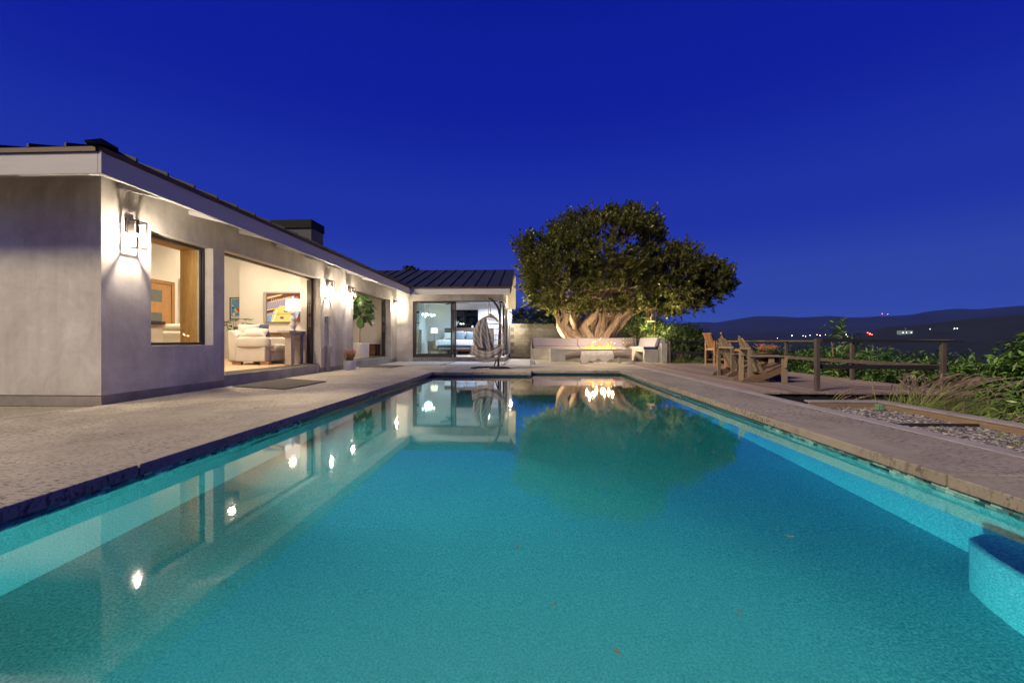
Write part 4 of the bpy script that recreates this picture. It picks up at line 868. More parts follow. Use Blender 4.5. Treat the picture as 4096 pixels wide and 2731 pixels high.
for k in range(6): a_ = k*1.05; MB().tube([(-9.1, 12.6, .5), (-9.1+.1*math.cos(a_), 12.6+.1*math.sin(a_), 1.0), (-9.1+.26*math.cos(a_), 12.6+.26*math.sin(a_), 1.45)], .008, 5).build('stem', M['stem'], t)
# ---------------------------------------------------------------- bedroom
ZB = .185
bw = wood('grey_walnut', (.13, .10, .075), (.26, .205, .16), 0, .55)
t = thing('bed', 'wide bed with walnut headboard and pale quilt in the far bedroom', 'bed', (-3.4, 22, ZB))
boxpart('headboard', bw, t, -4.75, -2.0, 23.3, 23.4, .4, 1.60, .01); boxpart('bed_frame', wood('red_walnut', (.14, .06, .03), (.25, .12, .06), 0, .5), t, -4.68, -2.1, 20.95, 23.3, .36, .56, .01)
for x_ in (-4.5, -3.9, -3.0, -2.3):
    for y_ in (21.05, 23.1): boxpart('leg', bw, t, x_, x_+.07, y_, y_+.07, ZB, .36)
qm, nt, n_, l_, p_ = newmat('ribbed_quilt'); v = coords(nt, (1, 1, 1), False); wv = n_.new('ShaderNodeTexWave'); wv.inputs['Scale'].default_value = 4.2; wv.inputs['Distortion'].default_value = .5; l_.new(v, wv.inputs['Vector'])
l_.new(ramp(nt, wv.outputs['Fac'], [(.1, (.40, .38, .42)), (.6, (.58, .55, .57))]), p_.inputs['Base Color']); l_.new(bumpn(nt, wv.outputs['Fac'], .5, .02), p_.inputs['Normal']); p_.inputs['Roughness'].default_value = .9
s = MB(); sup(s, (-3.4, 21.95, .68), (1.36, 1.12, .26), .22, .2, 36, 14); s.build('quilt', qm, t, smooth=True)
wp = mat('white_pillow_cotton', (.74, .74, .76), .9, .05); bp_ = mat('dusty_blue_cotton', (.17, .25, .33), .9, .08, 6, .25, 120); tx = mat('textured_pillow', (.45, .46, .44), .9, .3, 14, .5, 60)
for c, w, h, m_, rz, nm in [((-4.42, 22.95, 1.15), .62, .42, wp, 0, 'white pillow at the left of the bed behind the glass'), ((-3.95, 23.0, 1.2), .62, .5, tx, .1, 'grey textured pillow behind the left blue pillow'), ((-2.6, 23.05, 1.15), .66, .46, tx, 0, 'grey textured pillow at the right of the bed'), ((-3.75, 22.62, 1.13), .54, .46, bp_, 0, 'dusty blue square pillow on the left of the bed'), ((-3.18, 22.62, 1.14), .54, .46, bp_, .05, 'dusty blue square pillow on the right of the bed')]:
    tag(pillow('pillow', m_, None, c, w, h, .2, rz, -.25), nm, 'pillow', 'pillows on the bed')
s = MB(); sup(s, (-3.4, 23.0, 1.24), (.48, .1, .13), .6, .6)
for k in range(500):
    a_ = random.uniform(-.48, .48); p = Vector((-3.4+a_, 22.93+random.uniform(-.05, .08), 1.30+random.uniform(-.12, .06)*1)); d = Vector((random.uniform(-.04, .04), -.03, random.uniform(.0, .07))); s.add([p+Vector((-.006, 0, 0)), p+Vector((.006, 0, 0)), p+d], [(0, 1, 2)])
tag(s.build('fur_pillow', wp, None, smooth=True), 'fluffy white fur pillow leaning on the headboard', 'pillow')
t = thing('bedroom_bench', 'navy upholstered bench with metal legs at the foot of the bed', 'bench', (-3.6, 20.3, ZB))
nv = mat('navy_leather', (.02, .045, .06), .45, .1); s = MB(); s.box(-4.4, -2.82, 20.05, 20.5, .56, .68); s.build('seat', nv, t, bevel=.03, segs=3)
s = MB()
for x_ in (-4.38, -2.86): s.box(x_, x_+.03, 20.07, 20.10, ZB, .535).box(x_, x_+.03, 20.45, 20.48, ZB, .535).box(x_, x_+.03, 20.10, 20.45, ZB, ZB+.03)
s.box(-4.40, -2.82, 20.06, 20.49, .535, .558); s.build('legs', M['track'], t)
for x_ in (-4.62, -2.79): s = MB(); s.tube([(x_+.08, 20.03, .58), (x_+.08, 20.52, .58)], .09, 14); s.build('bolster', mat('tan_leather', (.34, .22, .13), .6, .12), t, ang=50)
t = thing('nightstand', 'grey wood nightstand with two drawers under the bedside lamp', 'nightstand', (-5.2, 22.6, ZB))
boxpart('case', bw, t, -5.49, -4.80, 22.4, 22.85, .34, .87, .005)
for k in range(2): d_ = boxpart('drawer', bw, t, -5.46, -4.83, 22.38, 22.399, .365+.25*k, .60+.25*k, .004)
for x_ in (-5.46, -4.87):
    for y_ in (22.43, 22.78): boxpart('leg', bw, t, x_, x_+.04, y_, y_+.04, ZB, .34)
t = thing('bedside_lamp', 'lit white drum lamp with metal stem on the nightstand', 'lamp', (-5.17, 22.62, .87))
MB().box(-5.27, -5.07, 22.55, 22.69, .87, .895).tube([(-5.17, 22.62, .895), (-5.17, 22.62, 1.32)], .018, 10).build('stand', M['track'], t)
MB().tube([(-5.17, 22.62, 1.30), (-5.17, 22.62, 1.585)], [.195, .17], 26, cap=False).build('shade', emis('bed_shade', (1, .86, .66), 1.5), t, smooth=True)
ld = bpy.data.lights.new('bedside_light', 'POINT'); ld.energy = 26; ld.color = (1, .82, .56); ld.shadow_soft_size = .05
lo = bpy.data.objects.new('bedside_light', ld); COL.objects.link(lo); lo.parent = t; lo.location = (0, 0, .58)
t = thing('dresser', 'tall dark slatted dresser at the left edge of the bedroom door', 'dresser', (-5.8, 20.8, ZB)); boxpart('case', bw, t, -6.3, -5.47, 20.6, 21.1, .32, 1.45, .005)
for k in range(5): boxpart('drawer', bw, t, -6.27, -5.5, 20.58, 20.599, .35+.22*k, .55+.22*k, .004)
for x_ in (-6.26, -5.55):
    for y_ in (20.64, 21.0): boxpart('leg', bw, t, x_, x_+.05, y_, y_+.05, ZB, .32)
t = thing('framed_picture', 'dark framed pale picture on the bedroom wall beyond the column', 'picture', (-6.3, 23.48, 2.2))
s = MB(); s.box(-6.62, -5.9, 23.45, 23.499, 1.86, 2.55); s.build('frame', M['black'], t); boxpart('picture', mat('pale_blue_print', (.45, .58, .66), .6, .15, 3), t, -6.58, -5.94, 23.446, 23.449, 1.90, 2.44)
t = thing('ceiling_fan', 'dark three-blade ceiling fan over the bed', 'ceiling fan', (-3.8, 20.5, 2.75)); MB().lathe([(.06, 0), (.09, .04), (.07, .1), (.02, .12), (.02, .24)], (-3.8, 20.5, 2.69), 20).build('motor', M['black'], t, smooth=True)
for k in range(3): Mx = Matrix.Translation((-3.8, 20.5, 2.74)) @ Matrix.Rotation(k*2.094+.02, 4, 'Z') @ Matrix.Rotation(.15, 4, 'X'); MB().box(.06, .85, -.06, .06, -.006, .006, M=Mx).build('blade', M['black'], t, bevel=.003)
t = thing('chandelier', 'small chandelier with clear bulbs hanging behind the bedroom glass door', 'chandelier', (-4.85, 20.0, 2.1)); MB().tube([(-4.85, 20, 2.93), (-4.85, 20, 2.3)], .006, 6).lathe([(.02, 0), (.05, .03), (.02, .08)], (-4.85, 20, 2.22), 12).build('stem', M['track'], t)
for k in range(6):
    a_ = k*1.047+.3; e = Vector((-4.85+.27*math.cos(a_), 20+.27*math.sin(a_), 2.10+.05*math.sin(k*2.3))); ar = MB().tube([(-4.85, 20, 2.24), (-4.85+.14*math.cos(a_), 20+.14*math.sin(a_), 2.25), tuple(e)], .006, 6).build('arm', M['track'], t)
    MB().lathe([(.004, -.035), (.03, -.01), (.034, .02), (.02, .05), (.01, .07)], e, 12).build('bulb', emis('chandelier_bulb', (.9, 1, .95), 9), ar, smooth=True)
ld = bpy.data.lights.new('chandelier_light', 'POINT'); ld.energy = 10; ld.color = (.85, .95, 1); ld.shadow_soft_size = .2
lo = bpy.data.objects.new('chandelier_light', ld); COL.objects.link(lo); lo.parent = t; lo.location = (0, 0, -.1)
# ================================================================== PATIO FURNITURE
# door mats (woven, laid slightly askew)
mm, nt, n_, l_, p_ = newmat('coir_mat'); v = coords(nt, (1, 1, 1), False); f = noise(nt, v, 60, 3); wv = n_.new('ShaderNodeTexWave'); wv.inputs['Scale'].default_value = 22; l_.new(v, wv.inputs['Vector'])
c = ramp(nt, f, [(.3, (.05, .042, .034)), (.7, (.13, .11, .085))]); l_.new(mixc(nt, .5, c, ramp(nt, wv.outputs['Fac'], [(0, .5), (1, 1.0)]), 'MULTIPLY'), p_.inputs['Base Color']); p_.inputs['Roughness'].default_value = .95; l_.new(bumpn(nt, wv.outputs['Fac'], .5, .006), p_.inputs['Normal'])
for pts, lb in (([(-5.58, 7.66), (-4.30, 7.22), (-4.26, 8.66), (-5.58, 9.30)], 'large dark woven doormat in front of the open living room doors'), ([(-5.56, 13.45), (-4.42, 13.34), (-4.38, 14.5), (-5.54, 14.8)], 'dark woven doormat in front of the doorway with the fig')):
    tag(MB().prism([(x, y, .004) for x, y in pts], (0, 0, .014)).build('doormat', mm, None, bevel=.004), lb, 'doormat', 'doormats on the patio')
# pot with fire-stick succulent
t = thing('succulent_pot', 'white pot with pink tipped fire stick succulent against the wall between doorways', 'potted plant', (-5.42, 12.45, 0))
MB().lathe([(.155, 0), (.165, .01), (.17, .27), (.16, .275), (.15, .25), (.15, .22)], (-5.42, 12.45, .002), 32).build('pot', M['pot'], t, ang=40); MB().lathe([(.148, 0), (.02, .01)], (-5.42, 12.45, .23), 20).build('soil', M['soil'], t)
fsm, nt, n_, l_, p_ = newmat('fire_stick'); tcn = n_.new('ShaderNodeTexCoord'); sp = n_.new('ShaderNodeSeparateXYZ'); l_.new(tcn.outputs['Generated'], sp.inputs[0]); l_.new(ramp(nt, sp.outputs['Z'], [(0, (.10, .13, .03)), (.45, (.28, .22, .05)), (.75, (.50, .16, .11)), (1, (.62, .22, .20))]), p_.inputs['Base Color'])
def sticks(t, c, n, h, sp_, seed, r0=.009):
    rg = random.Random(seed); s = MB()
    for k in range(n):
        a = rg.uniform(0, 6.28); l = h*rg.uniform(.55, 1); o = sp_*rg.random()**.6; p0 = Vector(c)+Vector((.05*math.cos(a), .05*math.sin(a), 0)); p1 = p0+Vector((o*.5*math.cos(a), o*.5*math.sin(a), l*.5)); p2 = p0+Vector((o*math.cos(a+.2), o*math.sin(a+.2), l))
        s.tube([p0, p1, p2], [r0, r0*.85, r0*.5], 5)
        for q in range(4):
            b = p0.lerp(p2, rg.uniform(.35, .8)); d = Vector((rg.uniform(-1, 1)*.06, rg.uniform(-1, 1)*.06, rg.uniform(.06, .14)*h*2)); s.tube([b, b+d*.6, b+d], [r0*.7, r0*.6, r0*.4], 4)
    return s.build('stems', fsm, t, smooth=True)
sticks(t, (-5.42, 12.45, .22), 42, .42, .15, 3)
# ---------------------------------------------------------------- egg chair
t = thing('egg_chair', 'hanging rattan egg chair on a curved metal stand beside the pool end', 'egg chair', (-1.2, 13.2, 0))
br = mat('bronze_tube', (.12, .085, .065), .35, .15, metal=.6)
bs = [(-1.63, 12.88), (-1.80, 12.98), (-1.80, 13.14), (-1.62, 13.32), (-1.2, 13.45), (-.78, 13.40), (-.62, 13.2), (-.66, 13.02), (-.85, 12.92), (-1.22, 12.89)]
MB().tube([(x, y, .032) for x, y in bs], .028, 10).build('base_ring', br, t, smooth=True)
MB().tube([(-1.2, 13.45, .03), (-1.10, 13.62, .03), (-1.0, 13.45, .03)], .02, 8).build('base_brace', br, t, smooth=True)
post = [(-1.0, 13.45, .03), (-.99, 13.46, .5), (-.97, 13.5, 1.0), (-.95, 13.52, 1.45), (-.965, 13.5, 1.75), (-1.02, 13.4, 1.95), (-1.12, 13.25, 2.10), (-1.20, 13.1, 2.17), (-1.26, 13.0, 2.18)]
def smooth_path(p, k=4):
    p = [Vector(q) for q in p]; out = []
    for i in range(len(p)-1):
        a, b, c, d = p[max(0, i-1)], p[i], p[i+1], p[min(len(p)-1, i+2)]
        for j in range(k):
            q = j/k; out.append(.5*((2*b)+(c-a)*q+(2*a-5*b+4*c-d)*q*q+(3*b-a-3*c+d)*q**3))
    return out+[p[-1]]
MB().tube(smooth_path(post), .034, 12).build('arched_post', br, t, smooth=True)
MB().tube([(-1.13, 13.46, .05), (-1.02, 13.46, .42)], .02, 8).build('strut', br, t, smooth=True)
rat = wood('rattan', (.30, .19, .09), (.50, .36, .20), 2, .5, 1.5)
rope = mat('hemp_rope', (.34, .27, .17), .9, .2, 30, .5, 90)
MB().tube([(-1.26, 13, 2.17), (-1.25, 13, 2.04)], .012, 8).build('hook', M['track'], t)
MB().tube(smooth_path([(-1.25, 13, 2.05), (-1.28, 13, 1.9), (-1.27, 13, 1.72), (-1.23, 13, 1.66), (-1.21, 13, 1.75), (-1.22, 13, 1.9), (-1.25, 13, 2.05)]), .012, 8).build('rope_loop', rope, t, smooth=True)
s = MB()
for k in range(7): a = k*.9; s.tube([(-1.25+.03*math.sin(a*2), 13+.05*math.cos(a), 1.64+.012*k), (-1.2+.09*math.cos(a), 13+.06*math.sin(a), 1.62+.012*k), (-1.14+.05*math.sin(a), 13, 1.63+.01*k)], .012, 6)
s.build('rope_knot', rope, t, smooth=True)
EC = Vector((-1.22, 13.05, 1.02)); EW, ED, EH = .44, .52, .62; FAC = -.18   # egg half width, depth, half height; faces the pool, turned a little left
def eggp(th, v):   # th: -pi/2..pi/2 around the back, v: -1..1 height
    w = (1-abs(v)**2.3)**.5*(1.0 if v > 0 else 1.04); x = EW*w*math.sin(th); y = -.12+ED*(.25+.75*w)*math.cos(th)*(.6+.4*w); z = EH*v
    return EC+Vector((x*math.cos(FAC)-y*math.sin(FAC), x*math.sin(FAC)+y*math.cos(FAC), z))
rim = [eggp(-math.pi/2, v) for v in np.linspace(-.93, .985, 22)]+[eggp(math.pi/2, v) for v in np.linspace(.985, -.93, 22)]
MB().tube(rim, .019, 9, closed=True).build('rim', rat, t, smooth=True)
s = MB()
for k in range(27):
    th = -math.pi/2+math.pi*(k+.5)/27
    s.tube([eggp(th, v) for v in np.linspace(-.9, .985, 16)], .0065, 5)
s.build('rib_canes', rat, t, smooth=True)
s = MB()
for v in (-.72, -.45, -.2, .07, .35, .62, .84): s.tube([eggp(th, v) for th in np.linspace(-math.pi/2, math.pi/2, 20)], .011, 6)
for v in np.linspace(-.9, -.5, 12): s.tube([eggp(th, v) for th in np.linspace(-math.pi/2, math.pi/2, 16)], .008, 5)
s.build('hoop_canes', rat, t, smooth=True)
s = MB(); s.tube([eggp(th, -.62)+Vector((0, -.1, 0)) for th in np.linspace(-1.5, 1.5, 14)], .018, 7); s.build('seat_front', rat, t, smooth=True)
MB().tube([eggp(1.45, -.55), eggp(1.5, -.5)+Vector((.05, -.12, .02)), eggp(1.5, -.45)+Vector((.1, -.2, .05))], .022, 7).build('arm_stub', rat, t, smooth=True)
s = MB(); sup(s, EC+Vector((.0, .12, -.52)), (.34, .33, .07), .5, .8); s.build('seat_mat', rat, t, smooth=True)
# striped throw with fringe, hanging over the left half and the front edge of the chair
tm, nt, n_, l_, p_ = newmat('striped_throw'); a_ = n_.new('ShaderNodeAttribute'); a_.attribute_name = 'Stripe'; wv = n_.new('ShaderNodeMath'); wv.operation = 'FRACT'
l_.new(a_.outputs['Fac'], wv.inputs[0]); c = ramp(nt, wv.outputs[0], [(0, (.19, .18, .18)), (.60, (.195, .185, .185)), (.66, (.5, .46, .39)), (.70, (.5, .46, .39)), (.76, (.17, .16, .16)), (.86, (.45, .42, .36)), (.94, (.19, .18, .18))])
nz = noise(nt, coords(nt, rnd=False), 160, 3); c = mixc(nt, .5, c, ramp(nt, nz, [(.3, .55), (.7, 1.2)]), 'MULTIPLY'); l_.new(c, p_.inputs['Base Color']); p_.inputs['Roughness'].default_value = .95; l_.new(bumpn(nt, nz, .4, .003), p_.inputs['Normal'])
tt = thing('striped_throw', 'grey and cream striped throw with tassels draped over the egg chair', 'blanket', (-1.4, 12.7, .7))
def cloth(name, fn, nu, nv, stripe, th=.008):
    s_ = MB(); s_.grid(fn, nu, nv); me = s_.mesh(name); at = me.attributes.new('Stripe', 'FLOAT', 'POINT'); at.data.foreach_set('value', [stripe(i/nu, j/nv) for j in range(nv+1) for i in range(nu+1)])
    o = link(me, name, tm, tt); me.polygons.foreach_set('use_smooth', [True]*len(me.polygons)); sm = o.modifiers.new('th', 'SOLIDIFY'); sm.thickness = th; return o
def fold(u, v): return .022*math.sin(u*17+v*2.5)+.012*math.sin(u*31+1)
def drape(u, v):      # from the top rim on the left down to the seat
    top = EC+Vector((-.36+.26*u, -.10, .48+.12*u-.06*u*u)); bot = EC+Vector((-.50+.62*u, -.20-.10*math.sin(u*3), -.28-.22*u))
    p = top.lerp(bot, v); p.x -= .10*math.sin(math.pi*v)*(1-u); p.y += -.05*math.sin(math.pi*v)+fold(u, v)*(.4+v); p.x += .5*fold(u, v); return p
cloth('hanging_fall', drape, 34, 24, lambda u, v: u*4.5-v*4.0)
def front(u, v):      # over the front edge
    a = EC+Vector((-.52+1.0*u, -.20-.16*math.sin(math.pi*u), -.30-.20*math.sin(math.pi*min(1, u*1.05))+.06*u)); p = a+Vector((.01*math.sin(u*25), -.10*math.sin(v*1.5), -.26*v*(1-.25*u)+.03*math.sin(v*3.1)))
    p.y += .014*math.sin(u*30); return p
cloth('front_fold', front, 40, 10, lambda u, v: v*2.6+.05*u)
fm = mat('cream_tassel', (.50, .43, .33), .95, .15)
s = MB(); rg = random.Random(2)
for k in range(30):
    p = Vector(front((k+.5)/30, 1))
    for q in range(3): e = p+Vector((rg.uniform(-.012, .012), rg.uniform(-.01, .01), -rg.uniform(.09, .13))); s.tube([p, p.lerp(e, .5)+Vector((rg.uniform(-.006, .006), 0, 0)), e], [.006, .007, .004], 5)
for k in range(7):
    p = Vector(front(0, .15+.13*k)); e = p+Vector((-.02, -.01, -.13)); s.tube([p, p.lerp(e, .5), e], [.006, .008, .004], 5)
s.build('fringe', fm, tt, smooth=True)
# ---------------------------------------------------------------- adirondack chairs (local frame: faces +x, rear tip of the skid at x 0)
def adirondack(label):
    t = thing('adirondack_chair', label, 'chair', (0, 0, 0), 'weathered adirondack chairs on the deck')
    for sy in (-1, 1):
        y = sy*.26-.012
        MB().prism([(0, y, .012), (.03, y, 0), (.32, y, 0), (.86, y, .235), (.88, y, .33), (.84, y, .37), (.78, y, .365), (.66, y, .305), (.55, y, .245), (.44, y, .195), (.14, y, .11), (.05, y, .075)], (0, .026, 0)).build('side_rail', M['teakd'], t, bevel=.003)
        MB().box(.76, .87, sy*.29-.012, sy*.29+.014, 0, .53).build('front_leg', M['teak'], t, bevel=.003)
        MB().prism([(.80, sy*.305, .53), (.85, sy*.305, .53), (.83, sy*.305, .33), (.81, sy*.305, .31)], (0, sy*.05, 0)).build('arm_bracket', M['teak'], t, bevel=.002)
        MB().box(.13, .225, sy*.235-.012, sy*.235+.012, .0, .68).build('rear_post', M['teak'], t, bevel=.003)
        MB().prism([(.16, sy*.25-.045, .532), (.5, sy*.27-.055, .532), (.9, sy*.28-.07, .532), (.97, sy*.28-.05, .532), (.98, sy*.28+.05, .532), (.9, sy*.28+.07, .532), (.5, sy*.27+.06, .532), (.16, sy*.25+.03, .532)], (0, 0, .024)).build('arm', M['teakx'], t, bevel=.003)
    # curved rear crosspiece joining the posts
    arc = [(.20-.10*math.cos(a), .27*math.sin(a)) for a in np.linspace(-1.35, 1.35, 9)]; inn = [(.245-.07*math.cos(a), .23*math.sin(a)) for a in np.linspace(1.35, -1.35, 9)]
    MB().prism([(x, y, .682) for x, y in arc+inn], (0, 0, .045)).build('back_support', M['teak'], t, bevel=.003)
    b0, b1 = Vector((.47, 0, .20)), Vector((.045, 0, .98)); d = (b1-b0); L = d.length; d.normalize(); nn = Vector((d.z, 0, -d.x))
    hs = [.80, .93, 1.0, .93, .80]
    for k, h in enumerate(hs):
        yc_ = (k-2)*.096; w0, w1 = .034, .041; pts = []
        for (q, w) in ((0, w0), (h*.86, w1), (h*.95, w1*.85), (h, w1*.4)): pts.append((q, w))
        poly = [b0+d*L*q+Vector((0, yc_-w, 0)) for q, w in pts]+[b0+d*L*q+Vector((0, yc_+w, 0)) for q, w in reversed(pts)]
        MB().prism(poly, nn*-.02).build('back_slat', M['teak'], t, bevel=.003)
    seat = [(.46, .205), (.53, .237), (.60, .273), (.67, .31), (.74, .345), (.80, .372), (.86, .372)]
    for k in range(6):
        (xa_, za_), (xb_, zb_) = seat[k], seat[k+1]; MB().prism([(xa_, -.285, za_), (xb_-.008, -.285, zb_-.003), (xb_-.008, -.285, zb_+.017), (xa_, -.285, za_+.02)], (0, .57, 0)).build('seat_slat', M['teakd'], t, bevel=.002)
    MB().box(.40, .47, -.245, .245, .19, .222).build('back_rail', M['teakd'], t)
    return t
a1 = adirondack('weathered wood adirondack chair nearest the camera on the deck'); a1.location = (4.45, 9.22, 0); a1.rotation_euler = (0, 0, R(-6))
a2 = copytree(a1, None, (4.66, 10.52, 0), R(15), 'weathered wood adirondack chair behind the nearest one, beside the wicker table')
# bar stools
def stool(label):
    t = thing('bar_chair', label, 'bar chair', (0, 0, 0), 'tall slatted teak bar chairs at the far railing')
    for sy in (-1, 1):
        boxpart('rear_leg', M['stool'], t, 0, .04, sy*.24-.02, sy*.24+.02, 0, .86); boxpart('front_leg', M['stool'], t, .44, .48, sy*.24-.02, sy*.24+.02, 0, .84)
        boxpart('arm', M['stool'], t, -.01, .52, sy*.24-.026, sy*.24+.026, .842 if sy else .84, .866); boxpart('side_rail', M['stool'], t, .041, .439, sy*.24-.012, sy*.24+.012, .55, .605); boxpart('stretcher', M['stool'], t, .041, .439, sy*.24-.012, sy*.24+.012, .2, .235)
    boxpart('foot_rail', M['stool'], t, .445, .475, -.22, .22, .24, .275); boxpart('rear_apron', M['stool'], t, .005, .03, -.22, .22, .55, .605)
    for k in range(7): boxpart('seat_slat', M['stool'], t, .04+k*.063, .095+k*.063, -.215, .215, .607, .625)
    b0, b1 = Vector((.10, 0, .63)), Vector((-.10, 0, 1.12)); d = b1-b0; nn = Vector((d.z, 0, -d.x)).normalized()
    for k in range(8):
        y = -.19+k*.0543; MB().prism([b0+Vector((0, y-.018, 0)), b0+Vector((0, y+.018, 0)), b1+Vector((0, y+.018, 0)), b1+Vector((0, y-.018, 0))], nn*-.016).build('back_slat', M['stool'], t)
    MB().tube([b1+Vector((0, -.235, .0)), b1+Vector((0, .235, .0))], .026, 10).build('top_rail', M['stool'], t, ang=50)
    return t
s1 = stool('tall slatted teak bar chair farthest from the camera at the railing'); s1.location = (6.2, 14.75, 0); s1.rotation_euler = (0, 0, R(12))
s2 = copytree(s1, None, (6.28, 13.75, 0), R(-32), 'tall slatted teak bar chair just behind the adirondack chairs')
# wicker drum table and bowl
wk, nt, n_, l_, p_ = newmat('brushwood'); g = n_.new('ShaderNodeNewGeometry'); l_.new(ramp(nt, g.outputs['Random Per Island'], [(0, (.16, .09, .04)), (1, (.46, .30, .15))]), p_.inputs['Base Color']); p_.inputs['Roughness'].default_value = .8
TX, TY = 5.42, 9.85
t = thing('wicker_table', 'round side table on a brushwood drum between the adirondack chairs', 'table', (TX, TY, 0))
MB().lathe([(.27, 0), (.25, .25), (.225, .46)], (TX, TY, 0), 28).build('core', mat('dark_core', (.06, .035, .02), .9), t)
s = MB(); rg = random.Random(9)
for k in range(96):
    a = k/96*6.283; r0, r1 = .278, .232; o = rg.uniform(-.02, .02); s.tube([(TX+r0*math.cos(a), TY+r0*math.sin(a), 0), (TX+(r0+r1)/2*math.cos(a+o), TY+(r0+r1)/2*math.sin(a+o), .23), (TX+r1*math.cos(a+o*.5), TY+r1*math.sin(a+o*.5), .47)], rg.uniform(.006, .009), 5)
for z in (.08, .2, .34): s.tube([(TX+(.292-z*.1)*math.cos(a), TY+(.292-z*.1)*math.sin(a), z) for a in np.linspace(0, 6.15, 36)], .004, 4, closed=True)
o = s.build('twig_wall', wk, t, smooth=True)
MB().lathe([(.36, 0), (.375, .012), (.36, .026)], (TX, TY, .472), 36).build('top', M['railwood'], t, ang=40)
t = thing('succulent_bowl', 'wide green bowl of red and orange succulents on the brushwood table', 'planter', (TX, TY, .5))
MB().lathe([(.10, 0), (.16, .03), (.195, .085), (.2, .10), (.185, .10), (.17, .07)], (TX, TY, .499), 30).build('bowl', mat('olive_glaze', (.10, .09, .05), .4, .25), t, smooth=True); MB().lathe([(.18, 0), (.03, .015)], (TX, TY, .57), 20).build('soil', M['soil'], t)
o = sticks(t, (TX+.03, TY, .57), 30, .24, .3, 8, .006)
s = MB()
for k in range(14):
    a = k*.9; sup(s, (TX-.1+.04*math.cos(a)*(k % 3), TY-.05+.03*math.sin(a)*(k % 3), .60+.02*(k % 4)), (.02, .02, .012), 1, 1, 6, 4)
s.build('red_rosette', mat('red_succulent', (.40, .05, .05), .5), t, smooth=True)
s = MB()
for k in range(20): a = k*2.4; d = Vector((math.cos(a), math.sin(a), .5+.05*k)).normalized(); c0 = Vector((TX+.06, TY-.08, .585)); s.prism([c0, c0+d*.03+Vector((-.012*d.y, .012*d.x, 0)), c0+d*.055, c0+d*.03+Vector((.012*d.y, -.012*d.x, 0))], (0, 0, .004))
s.build('green_rosette', leafmat('pale_succulent', (.16, .26, .14), (.22, .34, .18)), t)
# ---------------------------------------------------------------- railings
def rail_box(name, m, par, a, b, w, z0a, z1a, z0b, z1b, bev=.004):
    a, b = Vector((*a, 0)), Vector((*b, 0)); d = (b-a).normalized(); s_ = Vector((-d.y, d.x, 0))*w/2
    vs = [a-s_+Vector((0, 0, z0a)), a+s_+Vector((0, 0, z0a)), b+s_+Vector((0, 0, z0b)), b-s_+Vector((0, 0, z0b)), a-s_+Vector((0, 0, z1a)), a+s_+Vector((0, 0, z1a)), b+s_+Vector((0, 0, z1b)), b-s_+Vector((0, 0, z1b))]
    return MB().add(vs, [(3, 2, 1, 0), (4, 5, 6, 7), (0, 1, 5, 4), (1, 2, 6, 5), (2, 3, 7, 6), (3, 0, 4, 7)]).build(name, m, par, bevel=bev)
def post(par, x, y, h=.835, w=.034): boxpart('post', M['railmetal'], par, x-w, x+w, y-w, y+w, 0, h, .006)
t = thing('near_railing', 'short dark railing across the near edge of the wood deck', 'railing', (6, 7.36, 0))
post(t, 4.93, 7.42, .90); post(t, 6.93, 7.34, .835); rail_box('top_rail', M['railwood'], t, (4.985, 7.42), (7.22, 7.33), .09, .842, .902, .836, .866); rail_box('mid_rail', M['railwood'], t, (4.84, 7.475), (7.0, 7.395), .04, .385, .455, .375, .445)
t = thing('side_railing', 'long brown railing along the valley side of the wood deck', 'railing', (7.17, 12, 0))
for y in (9.65, 12.05, 14.4): post(t, 7.17, y)
rail_box('top_rail', M['railmetal'], t, (7.15, 7.42), (7.17, 16.72), .10, .84, .885, .84, .885); rail_box('mid_rail', M['railmetal'], t, (7.10, 7.45), (7.10, 16.66), .04, .37, .45, .38, .455)  # rails lighter than on the other railings: house light put into their colour
t = thing('far_railing', 'dark railing at the far end of the wood deck beside the concrete bench', 'railing', (6.2, 16.7, 0))
post(t, 5.50, 16.72); post(t, 7.17, 16.72); rail_box('top_rail', M['railwood'], t, (5.46, 16.72), (7.11, 16.72), .10, .842, .887, .842, .887); rail_box('mid_rail', M['railwood'], t, (5.56, 16.68), (7.1, 16.68), .04, .37, .45, .37, .45)
# ---------------------------------------------------------------- concrete bench, cushions, fire table
t = thing('concrete_bench', 'long L-shaped board-formed concrete bench around the fire table', 'bench', (3, 20, 0))
BY = 19.6
boxpart('seat_block', M['raw'], t, .12, 4.62, BY, BY+.62, 0, .525, .01); boxpart('back_wall', M['raw'], t, .06, 5.5, BY+.68, BY+.85, 0, .98, .01); boxpart('end_wall', M['raw'], t, .06, .118, BY-.0, BY+.678, 0, .95, .01)
boxpart('seat_slab', M['raw'], t, 4.62, 5.18, 17.12, BY+.62, .42, .525, .01); boxpart('end_block', M['raw'], t, 4.622, 5.18, 17.122, 17.32, 0, .418); boxpart('mid_block', M['raw'], t, 4.622, 5.18, 18.5, BY+.6, 0, .418)
MB().prism([(5.19, 17.14, 0), (5.19, 17.14, .53), (5.30, 17.14, .97), (5.46, 17.14, .97), (5.46, 17.14, 0)], (0, 3.14, 0)).build('side_back', M['raw'], t, bevel=.01); boxpart('end_post', M['raw'], t, 5.26, 5.49, 16.98, 17.138, 0, .77, .012)
boxpart('niche_board', wood('rusty_board', (.20, .09, .03), (.36, .18, .07), 2, .7), t, 5.0, 5.03, 17.33, 18.49, 0, .40)
def seatcush(lb, x0, x1, y0, y1, z0, z1):
    return tag(MB().box(x0, x1, y0, y1, z0, z1).build('seat_cushion', M['cush'], None, bevel=.025, segs=3), lb, 'cushion', 'mauve cushions on the concrete bench')
seatcush('flat mauve seat cushion at the left half of the concrete bench', .20, 2.30, BY+.02, BY+.56, .527, .63)
seatcush('flat mauve seat cushion behind the fire on the concrete bench', 2.305, 4.60, BY+.02, BY+.56, .527, .63)
